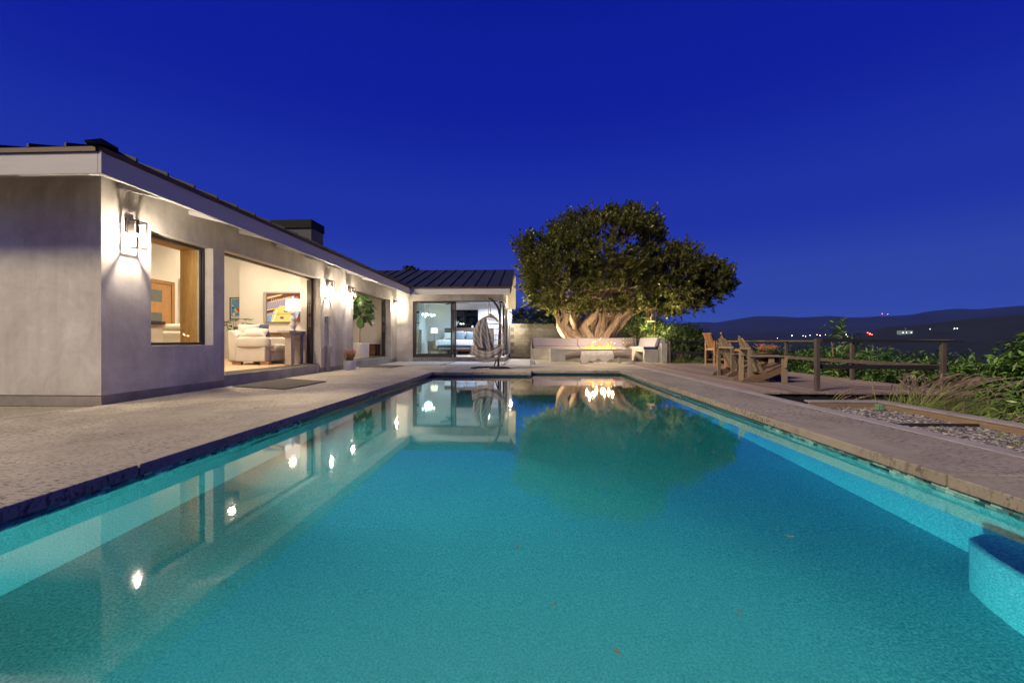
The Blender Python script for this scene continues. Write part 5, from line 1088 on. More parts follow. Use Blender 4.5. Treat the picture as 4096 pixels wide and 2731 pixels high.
def backcush(lb, x0, x1): tag(MB().prism([(x0, BY+.44, .632), (x0, BY+.57, .632), (x0, BY+.67, 1.01), (x0, BY+.55, 1.01)], (x1-x0, 0, 0)).build('back_cushion', M['cush'], None, bevel=.025, segs=3), lb, 'cushion', 'mauve cushions on the concrete bench')
backcush('upright mauve back cushion at the left half of the concrete bench', .16, 2.28); backcush('upright mauve back cushion behind the fire on the concrete bench', 2.285, 5.06)
def twotone(lb, mb):
    me = mb.mesh('side_cushion'); o = link(me, 'side_cushion', [M['cush'], M['cushd']]); 
    for p in me.polygons:
        if p.normal.y < -.7: p.material_index = 1
    b = o.modifiers.new('bevel', 'BEVEL'); b.width = .02; b.segments = 2
    return tag(o, lb, 'cushion', 'mauve cushions on the concrete bench')
twotone('mauve seat cushion with navy end on the right arm of the bench', MB().box(4.60, 5.10, 17.16, BY+.43, .527, .63))
twotone('mauve back cushion with navy end on the right arm of the bench', MB().prism([(5.04, 17.2, .632), (5.17, 17.2, .632), (5.28, 17.2, 1.01), (5.15, 17.2, 1.01)], (0, 2.6, 0)))
qm, nt, n_, l_, p_ = newmat('quatrefoil_print'); v = coords(nt, rnd=False); sp = n_.new('ShaderNodeSeparateXYZ'); l_.new(v, sp.inputs[0])
def mth(op, a, b=None, c=None):
    q = n_.new('ShaderNodeMath'); q.operation = op
    for i, z in enumerate((a, b, c)):
        if z is None: continue
        if isinstance(z, (int, float)): q.inputs[i].default_value = z
        else: l_.new(z, q.inputs[i])
    return q.outputs[0]
kx = mth('MULTIPLY', sp.outputs['X'], 2*math.pi/.125); kz = mth('MULTIPLY', sp.outputs['Z'], 2*math.pi/.16)
e = mth('ADD', mth('COSINE', kx), mth('COSINE', kz)); e = mth('ADD', e, mth('MULTIPLY', mth('COSINE', mth('MULTIPLY', kx, 2)), .28)); e = mth('ABSOLUTE', e)
l_.new(ramp(nt, e, [(0, (.72, .62, .48)), (.17, (.72, .62, .48)), (.24, (.05, .045, .05)), (1, (.05, .045, .05))]), p_.inputs['Base Color']); p_.inputs['Roughness'].default_value = .9
pw_ = pillow('patterned_pillow', qm, None, (4.55, 19.52, .83), .62, .44, .17, .12, -.22); tag(pw_, 'dark pillow with cream lattice print in the corner of the bench', 'pillow')
t = thing('fire_table', 'long low concrete fire table with burning gas flames', 'fire pit', (2.5, 18, 0))
F0, F1, G0, G1 = .88, 4.24, 17.6, 18.5
s = MB()
s.box(F0, F1, G0, 17.88, 0, .545).box(F0, F1, 18.22, G1, 0, .545).box(F0, 2.15, 17.88, 18.22, 0, .545).box(3.85, F1, 17.88, 18.22, 0, .545).box(2.15, 3.85, 17.88, 18.22, 0, .47)
s.build('body', M['raw'], t)
s = MB(); rg = random.Random(4)
for k in range(420): q = IV*rg.uniform(.012, .022)+np.array([rg.uniform(2.17, 3.83), rg.uniform(17.9, 18.2), .478]); s.add([tuple(p) for p in q], [tuple(f_) for f_ in IF])
s.build('fire_glass', mat('lava_rock', (.10, .06, .04), .7, .3), t)
hs = [.10, .13, .16, .22, .26, .14, .10, .12, .16, .22, .14, .12, .12, .20, .28, .22, .16, .12]
for k in range(54):
    q = rg.random(); i = min(17, int(q*18)); x = 2.33+q*1.28; h = hs[i]*rg.uniform(.6, 1.35); tongue(x, 18.05+rg.uniform(-.1, .1), .475, h+.07, rg.uniform(.035, .075), 100+k).build('flame', FL, t, smooth=True)
for k, (x, z, r) in enumerate([(2.72, .78, .035), (2.80, .84, .022), (2.97, .90, .016), (3.02, .97, .018), (3.30, .78, .02), (3.48, .80, .02), (3.62, .76, .022)]): tongue(x, 18.05, z, r*3.2, r, 300+k).build('flame', FL, t, smooth=True)
for k in range(8):
    ld = bpy.data.lights.new('fire_light', 'POINT'); ld.energy = 42; ld.color = (1, .72, .42); ld.shadow_soft_size = .02
    lo = bpy.data.objects.new('fire_light', ld); COL.objects.link(lo); lo.parent = t; lo.location = Vector((2.42+k*.155+rg.uniform(-.05, .05), 18.05+rg.uniform(-.08, .08), 1.08+rg.uniform(-.2, .2)))-Vector(t.location)
# log bench with sheepskin
t = thing('log_bench', 'rough split log bench on stubby branch legs in front of the fire table', 'log bench', (2.7, 16.75, 0))
LY = 16.75; xs_ = np.linspace(1.40, 3.92, 22)
def rl(i, th): return (1+.07*math.sin(3*th+i*.4)+.05*math.sin(7*th+i*.9))*(.82 if math.sin(th) > .75 else 1)
path = [(x, LY+.02*math.sin(x*3), .295+.03*(x-1.4)/2.5+.025*math.sin(x*4)) for x in xs_]; rad = [.15+.012*math.sin(x*5)+(.012 if x < 1.55 or x > 3.4 else 0) for x in xs_]
MB().tube(path, rad, 18, rfun=rl).build('log', M['log'], t, ang=50)
for x, dx in ((2.13, -.10), (2.35, .12), (3.50, .02), (3.56, -.03)):
    MB().tube([(x, LY-.02, .30), (x+dx*.6, LY-.06 if dx < .1 else LY+.1, .14), (x+dx, LY-.10 if dx < .1 else LY+.16, 0)], [.075, .055, .06], 9, rfun=rl).build('leg', M['log'], t, ang=50)
s = MB(); nu, nv = 34, 16
def furs(u, v):
    x = 2.02+1.26*u+.025*math.sin(v*7+u*3); zc = .30+.03*(x-1.4)/2.5; r = .185
    if v < .5: a = math.pi*(.12+.88*v/.5); return Vector((x, LY+r*math.cos(a), zc+r*.88*math.sin(a)))
    dp = (v-.5)/.5*(.19+.045*math.sin(u*10)+.04*math.sin(u*19+1)+(.06 if u < .2 else 0)-(.09*(u-.8)/.2 if u > .8 else 0)); return Vector((x, LY-r-.006, zc-dp))
s.grid(furs, nu, nv)
rg = random.Random(6)
for k in range(7000):
    u, v = rg.random(), rg.random(); p = Vector(furs(u, v)); o = Vector((0, p.y-LY, p.z-.30)).normalized() if v < .5 else Vector((0, -1, -.4)).normalized()
    d = o*rg.uniform(.008, .018)+Vector((rg.uniform(-.015, .015), -.004, -.022 if v > .3 else -.004)); 
    if v > .93: d += Vector((0, 0, -.025))
    w = Vector((.0035, 0, 0)); s.add([p-w, p+w, p+d], [(0, 1, 2)])
tag(s.build('sheepskin', M['fur'], None, smooth=True), 'cream sheepskin draped over the log bench', 'sheepskin')
# ---------------------------------------------------------------- block wall behind the bench
bm = [mat('concrete_block', c, .85, .15, 4, .35, 50) for c in ((.42, .385, .29), (.46, .42, .32), (.38, .35, .265))]
fmn = [wm_ for wm_ in bm]
t = thing('block_wall', 'tan concrete block garden wall with fluted courses behind the bench', 'wall', (2, 23.2, 0))
boxpart('mortar_core', mat('mortar', (.20, .185, .15), .9, .1), t, -1.05, 7.0, 23.02, 23.17, -.3, 1.785)
plain = MB().box(-.196, .196, 0, .03, -.096, .096).mesh('block')
fl = MB(); fl.box(-.196, .196, .015, .03, -.096, .096)
for k in range(9): fl.box(-.19+k*.0422, -.19+k*.0422+.022, -.016, .016, -.096, .096)
flm = fl.mesh('fluted_block'); var = []
for base in (plain, flm):
    vv = []
    for m_ in bm: me = base.copy(); me.materials.clear(); me.materials.append(m_); vv.append(me)
    var.append(vv)
rg = random.Random(12)
for r_ in range(9):
    fluted = r_ in (5, 8)
    x = -1.05+.2+(.2 if r_ % 2 else 0)
    while x < 6.9:
        o = bpy.data.objects.new('fluted_block' if fluted else 'block', var[1 if fluted else 0][rg.randrange(3)]); COL.objects.link(o); o.parent = t; o.location = Vector((x, 22.99-rg.uniform(0, .004), .1+r_*.2))-Vector(t.location); x += .4
boxpart('cap', bm[1], t, -1.05, 7.0, 22.97, 23.19, 1.80, 1.815)
# hanging lanterns
def lantern(lb, c, w, h, d=None):
    t = thing('hanging_lantern', lb, 'lantern', c, 'candle lanterns hanging in the tree'); x, y, z = c; hw = w/2; b = .009*w/.3; cm = mat('brass_frame', (.30, .20, .11), .5, .15, metal=.5)
    s = MB()
    for a in (-1, 1):
        for q in (-1, 1): s.box(x+a*hw-b, x+a*hw+b, y+q*hw-b, y+q*hw+b, z, z+h)
    for zz in (z, z+h):
        for a in (-1, 1): s.box(x-hw, x+hw, y+a*hw-b, y+a*hw+b, zz-b, zz+b).box(x+a*hw-b, x+a*hw+b, y-hw, y+hw, zz-b, zz+b)
    s.build('frame', cm, t); MB().box(x-hw*1.1, x+hw*1.1, y-hw*1.1, y+hw*1.1, z-.025, z-b-.001).build('base', cm, t)
    s = MB(); s.add([(x-hw, y-hw, z+h), (x+hw, y-hw, z+h), (x+hw, y+hw, z+h), (x-hw, y+hw, z+h), (x, y, z+h+w*.45)], [(0, 1, 4), (1, 2, 4), (2, 3, 4), (3, 0, 4)]); s.tube([(x, y, z+h+w*.4), (x, y, z+h+w*.4+.45)], .006, 6); s.build('top', cm, t)
    for a in (-1, 1):
        MB().box(x-hw+b, x+hw-b, y+a*hw-.001, y+a*hw+.001, z+b, z+h-b).build('pane', gl_, t); MB().box(x+a*hw-.001, x+a*hw+.001, y-hw+b, y+hw-b, z+b, z+h-b).build('pane', gl_, t)
    MB().lathe([(.045*w/.3, 0), (.045*w/.3, .3*h), (.035*w/.3, .31*h)], (x, y, z+.01), 16).build('candle', mat('wax', (.72, .55, .38), .6, .05), t, ang=40)
p = atY(2604, 1283, 19.3); lantern('large brass candle lantern hanging at the right of the tree', tuple(p), .30, .56)
p = atY(2434, 1262, 19.6); lantern('small dark candle lantern hanging in front of the tree trunks', tuple(p), .20, .33)
# ---------------------------------------------------------------- distant lights in the valley
def far(u, v, Y): return atY(u, v, Y)
wl_ = emis('far_white_light', (.8, .92, 1), 9); rl_ = emis('far_red_light', (1, .08, .05), 14); yl_ = emis('far_warm_light', (1, .75, .4), 7)
def orb(name, c, r, m, lb, grp):
    s = MB(); sup(s, c, (r, r, r), 1, 1, 8, 6); return tag(s.build(name, m, None, smooth=True), lb, 'light', grp)
def hill_hit(u, v):
    # follow the sight line until it meets the hills
    for Y in range(300, 5000, 12):
        p = atY(u, v, Y); az = math.atan2(p.x, p.y)+PSI; r = math.hypot(p.x, p.y)
        if 420 <= r <= 900 and .2 < az < 1.3 and hf2(az, r, (r-420)/480) >= p.z: return Y*.985
        if r >= 900:
            t_ = (r-2600)/2400; h = hf1(az, r, t_) if t_ >= 0 else CH-60+(26/1680*2600*min(1, max(0, (az-.15)/.3))+60)*(r-900)/1700
            if h >= p.z: return Y*.985
    return 4800
for k, (u, v, m_, r) in enumerate([(3168, 1342, wl_, 1.6), (3212, 1343, wl_, 1.2), (3222, 1345, yl_, 1.4), (3240, 1341, wl_, 1.1), (3268, 1339, yl_, 1.4), (3281, 1341, wl_, 1.8), (3302, 1338, yl_, 1.2), (3385, 1338, wl_, 1.6), (3391, 1346, yl_, 1.6), (3110, 1352, wl_, 1.1), (3818, 1314, wl_, 1.6), (3829, 1313, wl_, 1.3), (3865, 1312, wl_, 1.6), (3720, 1316, wl_, 1.0)]):
    Y = hill_hit(u, v); p = far(u, v, Y); orb('street_light', p, r*Y/2600*1.25, m_, 'tiny light glowing in the dark valley', 'tiny street lights in the valley')
for k, (u, v, r, lb) in enumerate([(3471, 1331, 1.8, 'red traffic light glow left of the valley road'), (3480, 1335, 2.6, 'brightest red light on the valley road'), (3488, 1339, 1.8, 'red light at the right of the valley road cluster')]):
    Y = hill_hit(u, v); orb('red_light', far(u, v, Y), r*Y/2600*1.5, rl_, lb, 'red lights on the valley road')
for k, (u, v, lb) in enumerate([(3529, 1255, 'red beacon on the left ridge mast'), (3551, 1256, 'red beacon on the right ridge mast')]):
    Y = 4560; b = thing('radio_mast', lb, 'radio mast', tuple(far(u, 1275, Y)), 'masts on the far ridge'); p = far(u, v, Y); MB().tube([far(u, 1285, Y), p], [1.2, .5], 5).build('mast', M['black'], b); s = MB(); sup(s, p, (3, 3, 3), 1, 1, 8, 6); s.build('beacon', rl_, b)
Y = hill_hit(3630, 1332); t = thing('far_building', 'small floodlit white building with a mast on the dark hill', 'building', tuple(far(3630, 1333, Y)))
a, b = far(3605, 1332, Y), far(3652, 1322, Y); bmw = emis('floodlit_wall', (.35, .45, .42), .35)
MB().box(a.x, b.x, Y, Y+30*Y/2600, a.z-3, b.z).build('wall', bmw, t); p = far(3621, 1310, Y); MB().tube([(p.x, Y-1, b.z), p], Y/2600*1.0, 5).build('mast', bmw, t)
for u in (3612, 3626, 3645): q = far(u, 1330, Y-3); s = MB(); sup(s, q, (Y/2600*1.6,)*3, 1, 1, 6, 4); s.build('lamp', wl_, t)

# dry leaves floating on the pool
lfd = leafmat('floating_dry_leaf', (.30, .24, .12), (.5, .42, .25), .3, .5)
for k, (u, v, lb) in enumerate([(2228, 2133, 'pale dry leaf floating near the middle of the pool, right of two'), (2070, 2193, 'pale dry leaf floating near the middle of the pool, left of two'), (3160, 2147, 'pale dry leaf floating at the right of the pool'), (2212, 2422, 'dry leaf floating low in the middle of the pool'), (2468, 2610, 'dry leaf floating nearest the camera'), (2853, 1809, 'dark leaf floating near the tree reflection'), (2960, 2455, 'dry leaf floating low at the right of the pool')]):
    t_ = (CH-WZ)*1680/(v-1365.5); a_ = (u-2048)/1680; x, y = t_*(a_*_pc-_ps), t_*(a_*_ps+_pc); Mx = Matrix.Translation((x, y, WZ+.004)) @ Matrix.Rotation(k*1.3, 4, 'Z'); ll = .016+.004*(k % 3)
    s = MB(); s.grid(lambda p, q: Mx @ Vector(((q-.5)*2*ll, (p-.5)*.6*ll*math.sin(math.pi*(q*.96+.02)), .004*(2*q-1)**2+.002*abs(p-.5))), 4, 8); tag(s.build('floating_leaf', lfd, None, smooth=True), lb, 'leaf', 'leaves floating on the pool')
# ================================================================== VEGETATION
tk, nt, n_, l_, p_ = newmat('smooth_ficus_bark'); v = coords(nt, (6, 6, 1.2), False); f = noise(nt, v, 1.6, 6, .6, 1.0); f2 = noise(nt, coords(nt, (12, 12, 2), False), 1.5, 5, .6, .8); f3 = noise(nt, coords(nt, rnd=False), 3, 4)
c = ramp(nt, f, [(.3, (.25, .17, .11)), (.7, (.47, .37, .27))]); c = mixc(nt, .4, c, ramp(nt, f3, [(.35, .65), (.6, 1.0)]), 'MULTIPLY'); c = mixc(nt, .75, c, ramp(nt, f2, [(.30, .35), (.48, 1.0)]), 'MULTIPLY'); l_.new(c, p_.inputs['Base Color']); p_.inputs['Roughness'].default_value = .75
l_.new(bumpn(nt, f2, .8, .035, bumpn(nt, f, .9, .07)), p_.inputs['Normal'])
fic = leafmat('ficus_leaf', (.085, .11, .022), (.175, .17, .036), .36, .38, .7)
TYY = 21.3
def pp(u, v, Y): return atY(u, v, Y)
tree = thing('ficus_tree', 'broad old ficus tree with twisted pale trunks lit by the fire', 'tree', (2.4, TYY, 0))
def trunk_tube(pts, rads, seed, name='trunk', seg=26):
    rg = random.Random(seed); path = smooth_path(pts, 9); n = len(path); rad = list(.86*np.interp(np.linspace(0, 1, n), np.linspace(0, 1, len(rads)), rads)); ph = [rg.uniform(0, 6) for _ in range(4)]
    mb = MB().tube(path, rad, seg, rfun=lambda i, th: 1+.17*math.sin(2*th+ph[0]+i*.10)+.13*math.sin(4*th+ph[1]-i*.14)+.09*math.sin(7*th+ph[2]+i*.11)+.05*math.sin(11*th+ph[3]-i*.2))
    out_ = []
    for k, q in enumerate(mb.v):
        i = min(n-1, k//seg); c = path[i]; d = Vector(q)-c; s_ = mathutils.noise.fractal(Vector((q[0]*2.6, q[1]*2.6, q[2]*1.3+seed*7)), 1, 2, 3)*.22; out_.append(tuple(c+d*(1+s_)))
    mb.v = out_; return mb.build(name, tk, tree, smooth=True)
# trunks from photo columns; (u, v, depth)
T = [([(2345, 1385, 21.0), (2318, 1352, 20.9), (2275, 1330, 20.8), (2250, 1300, 20.7), (2262, 1262, 20.6), (2250, 1225, 20.6), (2215, 1190, 20.7), (2170, 1140, 20.8)], [.42, .34, .27, .27, .22, .18, .13, .07]),
     ([(2350, 1385, 21.1), (2322, 1345, 21.2), (2300, 1300, 21.3), (2285, 1262, 21.4), (2262, 1225, 21.5), (2230, 1150, 21.6)], [.3, .2, .17, .15, .12, .06]),
     ([(2360, 1385, 21.3), (2340, 1330, 21.4), (2322, 1280, 21.5), (2300, 1240, 21.5), (2290, 1180, 21.6)], [.22, .15, .13, .11, .06]),
     ([(2365, 1385, 20.8), (2348, 1335, 20.6), (2335, 1305, 20.5), (2370, 1270, 20.5), (2388, 1235, 20.6), (2400, 1190, 20.7), (2410, 1120, 20.8)], [.40, .25, .19, .18, .16, .12, .06]),
     ([(2375, 1385, 21.2), (2370, 1320, 21.3), (2378, 1270, 21.4), (2375, 1220, 21.4), (2360, 1130, 21.5)], [.3, .2, .17, .15, .06]),
     ([(2390, 1385, 21.0), (2405, 1330, 21.0), (2415, 1280, 21.1), (2418, 1230, 21.2), (2440, 1160, 21.2), (2460, 1080, 21.3)], [.38, .29, .25, .22, .14, .06]),
     ([(2405, 1385, 20.9), (2440, 1330, 20.8), (2480, 1270, 20.7), (2525, 1235, 20.6), (2590, 1215, 20.4), (2680, 1190, 20.3), (2760, 1180, 20.2)], [.40, .27, .24, .22, .16, .11, .05]),
     ([(2395, 1385, 21.4), (2425, 1310, 21.6), (2450, 1260, 21.8), (2480, 1200, 21.9), (2540, 1120, 22)], [.3, .2, .17, .14, .06]),
     ([(2330, 1385, 20.7), (2300, 1368, 20.6), (2262, 1345, 20.5), (2240, 1310, 20.5), (2232, 1275, 20.6), (2222, 1235, 20.7), (2190, 1200, 20.8)], [.22, .17, .15, .13, .11, .10, .05]),
     ([(2415, 1385, 21.2), (2455, 1335, 21.2), (2500, 1285, 21.1), (2535, 1255, 21.0), (2600, 1225, 20.9)], [.2, .15, .13, .11, .05]),
     ([(2383, 1385, 20.7), (2385, 1330, 20.7), (2400, 1285, 20.8), (2398, 1245, 20.9), (2385, 1200, 21)], [.17, .12, .10, .09, .05]),
     ([(2355, 1300, 21.3), (2350, 1255, 21.2), (2335, 1220, 21.0), (2320, 1150, 20.8)], [.16, .13, .12, .05])]
for k, (pts, rads) in enumerate(T): 
    zb = pp(*pts[0]); P0 = [Vector((zb.x, zb.y, -.05))] if k < 11 else []
    trunk_tube(P0+[pp(*q) for q in pts], ([rads[0]*1.15] if k < 11 else [])+rads, k)
# crown: lobes (photo column, row, depth, half width px, half height px, half depth m, clusters)
LOB = [(2385, 1020, 21.0, 265, 165, 2.6, 2300), (2185, 1075, 20.6, 118, 150, 2.0, 1100), (2490, 930, 21.3, 150, 105, 1.9, 900), (2300, 930, 21.1, 100, 85, 1.7, 600), (2690, 1090, 20.6, 150, 115, 2.0, 1100), (2835, 1130, 20.3, 98, 88, 1.5, 650), (2240, 1160, 20.2, 140, 75, 1.6, 620), (2460, 1165, 20.2, 200, 62, 1.9, 800), (2700, 1185, 20.2, 120, 52, 1.5, 520), (2555, 858, 21.2, 42, 48, .9, 110), (2120, 1000, 20.6, 62, 70, 1.2, 200), (2610, 1010, 20.9, 110, 85, 1.6, 420), (2400, 1180, 20.9, 260, 50, 2.2, 500)]
LC = []
for (u, v, Y, ru, rv, rd, nc) in LOB:
    c = pp(2425+(u-2425)*.925, 1150+(v-1150)*.90, Y); k = Y/1680; LC.append((np.array(c), np.array([ru*k*.88, rd*.95, rv*k*.90]), nc))
def inside(p, skip, sh=.86):
    for i, (c, r, _) in enumerate(LC):
        if i != skip and np.sum(((p-c)/r)**2) < sh*sh: return True
    return False
CP = []; CD = []
rg = np.random.default_rng(21)
for i, (c, r, nc) in enumerate(LC):
    K = max(8, int(nc/9)); cen = []
    bump = nrm(rg.normal(size=(26, 3))); amp = rg.uniform(-.22, .16, 26)
    while len(cen) < K:
        d = rg.normal(size=3); d /= np.linalg.norm(d); q = 1+np.sum(amp*np.exp(-((1-bump@d)*14))); rad = q*(rg.uniform(.80, 1.02) if rg.random() < .78 else rg.uniform(.35, .8)); cen.append((c+d*r*rad, d, rg.uniform(.2, .46)))
    for (cc, d, sp_) in cen:
        nd = d/r; nd /= np.linalg.norm(nd)
        for _ in range(int(nc*1.7/K)):
            p = cc+rg.normal(size=3)*np.array([sp_, sp_, sp_*.75])*.55
            if inside(p, i) or p[2] < 1.9: continue
            CP.append(p); CD.append(nd*.8+np.array([0, -.1, .45])+rg.normal(size=3)*.4)
    for _ in range(int(nc*.05)):      # stray sprigs breaking the outline
        d = rg.normal(size=3); d /= np.linalg.norm(d); p = c+d*r*rg.uniform(1.0, 1.13)
        if inside(p, i) or p[2] < 1.9: continue
        CP.append(p); CD.append(d+np.array([0, 0, .7]))
CP = np.array(CP); CD = nrm(np.array(CD)); NL = 14; n = len(CP)
tw = rg.uniform(.18, .48, n); P = []; D = []; Nn = []; Ls = []
for k in range(NL):
    q = (k+.5)/NL; a = k*2.4+rg.uniform(0, 6.28, n); s1_ = nrm(np.cross(CD, np.array([.3, .2, 1.0])+rg.normal(size=(n, 3))*.2)); s2_ = np.cross(CD, s1_)
    side = s1_*np.cos(a)[:, None]+s2_*np.sin(a)[:, None]; P.append(CP+CD*(tw*q)[:, None]); D.append(CD*.75+side*.9*(1.1-q*.6)); Nn.append(CD+rg.normal(size=(n, 3))*.4); Ls.append(rg.uniform(.11, .175, n))
P, D, Nn, Ls = map(np.concatenate, (P, D, Nn, Ls)); V, F = leafverts(P, D, Nn, Ls, Ls*.42)
link(npmesh('crown', V, F), 'crown', fic, tree)
# twigs carrying the clumps
s = MB()
for k in range(0, n, 5): s.tube([CP[k]-CD[k]*.35, CP[k]+CD[k]*tw[k]], [.009, .004], 3, cap=False)
s.build('twigs', tk, tree)
rgp = random.Random(31)
for k in range(46):
    j = rgp.randrange(n); e = Vector(CP[j]); src = rgp.choice(T)[0]; b = pp(*src[-2]); m_ = b.lerp(e, .5)+Vector((rgp.uniform(-.3, .3), rgp.uniform(-.3, .3), rgp.uniform(-.1, .4))); MB().tube(smooth_path([b, m_, e], 4), [.06, .055, .05, .045, .04, .033, .026, .02, .012], 6).build('branch', tk, tree, smooth=True)
# ---- generic leafy shrubs
def shrub(name, lb, cat, grp, c, r, ncl, m, L, asp, seed, stems=5, upright=.7, base=None, nl=9, tl=(.25, .45)):
    rg = np.random.default_rng(seed); c = np.array(c, float); r = np.array(r, float); t = thing(name, lb, cat, (c[0], c[1], base if base is not None else c[2]-r[2]), grp)
    d = nrm(rg.normal(size=(ncl, 3))); d[:, 2] = np.where(d[:, 2] < -.5, -d[:, 2], d[:, 2]); bump = nrm(rg.normal(size=(18, 3))); amp = rg.uniform(-.3, .25, 18)
    q = 1+(amp*np.exp(-((1-d@bump.T)*9))).sum(1); CP = c+d*r*(q*rg.uniform(.45, 1, ncl)**.5)[:, None]; CD = nrm(d*.6+np.array([0, 0, upright])+rg.normal(size=(ncl, 3))*.3); tw = rg.uniform(*tl, ncl); P = []; D = []; N = []; Ls = []
    for k in range(nl):
        f_ = (k+.5)/nl; a = k*2.4+rg.uniform(0, 6.28, ncl); s1_ = nrm(np.cross(CD, rg.normal(size=(ncl, 3)))); s2_ = np.cross(CD, s1_); side = s1_*np.cos(a)[:, None]+s2_*np.sin(a)[:, None]
        P.append(CP+CD*(tw*f_)[:, None]); D.append(CD*.55+side*(1.1-.5*f_)+np.array([0, 0, -.15])); N.append(CD+rg.normal(size=(ncl, 3))*.3); Ls.append(rg.uniform(.7, 1.25, ncl)*L)
    P, D, N, Ls = map(np.concatenate, (P, D, N, Ls)); V, F = leafverts(P, D, N, Ls, Ls*asp); link(npmesh('foliage', V, F), 'foliage', m, t)
    zb = base if base is not None else c[2]-r[2]; rgp = random.Random(seed); s = MB()
    for k in range(stems): e = CP[rgp.randrange(ncl)]; b = Vector((c[0]+rgp.uniform(-.3, .3)*r[0], c[1]+rgp.uniform(-.3, .3)*r[1], zb-.1)); s.tube([b, b.lerp(Vector(e), .6)+Vector((0, 0, .1)), e], [.025, .018, .008], 5)
    s.build('stems', M['stem'], t); return t
ole = leafmat('long_green_leaf', (.095, .21, .045), (.21, .34, .085), .25, .35, .9)
olb = leafmat('dark_green_leaf', (.05, .095, .026), (.10, .15, .045), .2, .4, .9)
G1 = 'leafy shrubs beyond the deck railing'
SH = [((8.55, 7.1, -.32), (.95, .85, 1.05), 520, 'tall bright green shrub at the right edge beyond the railing end', ole, .17),
      ((9.9, 7.9, -.25), (1.1, 1.0, 1.1), 420, 'bushy green shrub at the far right edge behind the tall one', ole, .17),
      ((8.1, 5.7, -.45), (.7, .6, .75), 260, 'low green shrub at the right edge below the tall shrubs', ole, .15),
      ((8.35, 9.1, -.62), (.9, .9, .95), 420, 'green shrub behind the right post of the near railing', ole, .15),
      ((8.3, 10.7, -.6), (.85, .95, .98), 420, 'green shrub with a tall shoot above the middle of the side railing', ole, .15),
      ((8.25, 12.5, -.55), (.85, 1.0, .95), 380, 'green shrub behind the second post of the side railing', ole, .14),
      ((8.3, 14.6, -.6), (.9, 1.1, .95), 360, 'green shrub behind the bowl of succulents', olb, .13),
      ((8.2, 16.9, -.55), (1.0, 1.1, .9), 300, 'dark shrub beyond the far corner of the railing', olb, .13),
      ((6.9, 19.2, .25), (1.0, .9, 1.15), 460, 'dark green shrub behind the far railing', olb, .12),
      ((5.9, 21.2, .85), (1.15, .9, 1.25), 620, 'rounded hedge shrub growing over the right end of the block wall', olb, .11),
      ((7.6, 21.5, .35), (1.2, 1.0, 1.2), 420, 'dark shrub behind the hedge at the far railing', olb, .12),
      ((8.9, 23.5, .1), (1.3, 1.2, 1.2), 320, 'far dark shrub above the bar chairs', olb, .12)]
for k, (c, r, nc, lb, m_, L) in enumerate(SH): shrub('garden_shrub', lb, 'shrub', G1, c, r, nc, m_, L, .24 if m_ is ole else .4, 50+k, base=(c[2]-r[2]-.1) if c[0] > 7.9 else (-.7 if c[0] > 5.5 else 0), nl=11 if m_ is ole else 9)
shrub('garden_shrub', 'single tall leafy shoot rising above the side railing', 'shrub', G1, (8.0, 11.2, .62), (.25, .25, .55), 26, ole, .15, .3, 90, base=-.7, upright=1.2)
# ivy along the top of the wall and dark trees beyond
iv = shrub('wall_ivy', 'green ivy trailing along the top of the block wall', 'ivy', None, (2.7, 23.12, 1.86), (3.9, .28, .14), 620, olb, .075, .8, 70, stems=0, upright=.4, base=1.8, nl=6, tl=(.08, .2))
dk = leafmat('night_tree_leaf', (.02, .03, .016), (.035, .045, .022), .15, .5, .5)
for k, (c, r, nc, lb) in enumerate([((6.4, 27, 2.2), (1.6, 1.5, 1.6), 420, 'dark tree behind the right side of the ficus'), ((.6, 30, 1.6), (2.2, 2, 1.6), 420, 'dark tree behind the wall under the gable lantern'), ((3.6, 30, 2.2), (2.4, 2, 1.7), 420, 'dark tree behind the ficus trunks'), ((-12.1, 42, 7.7), (.6, .6, .5), 90, 'small dark treetop above the bedroom roof'), ((10.5, 32, -.2), (1.8, 1.6, 2.0), 300, 'dark tree on the slope behind the bar chairs'), ((14, 36, -.8), (1.6, 1.6, 2.2), 240, 'dark tree on the slope above the adirondack chairs')]):
    shrub('dark_tree', lb, 'tree', 'dark trees beyond the garden', c, r, nc, dk, .22, .5, 120+k, base=c[2]-r[2]-1.5, nl=9)
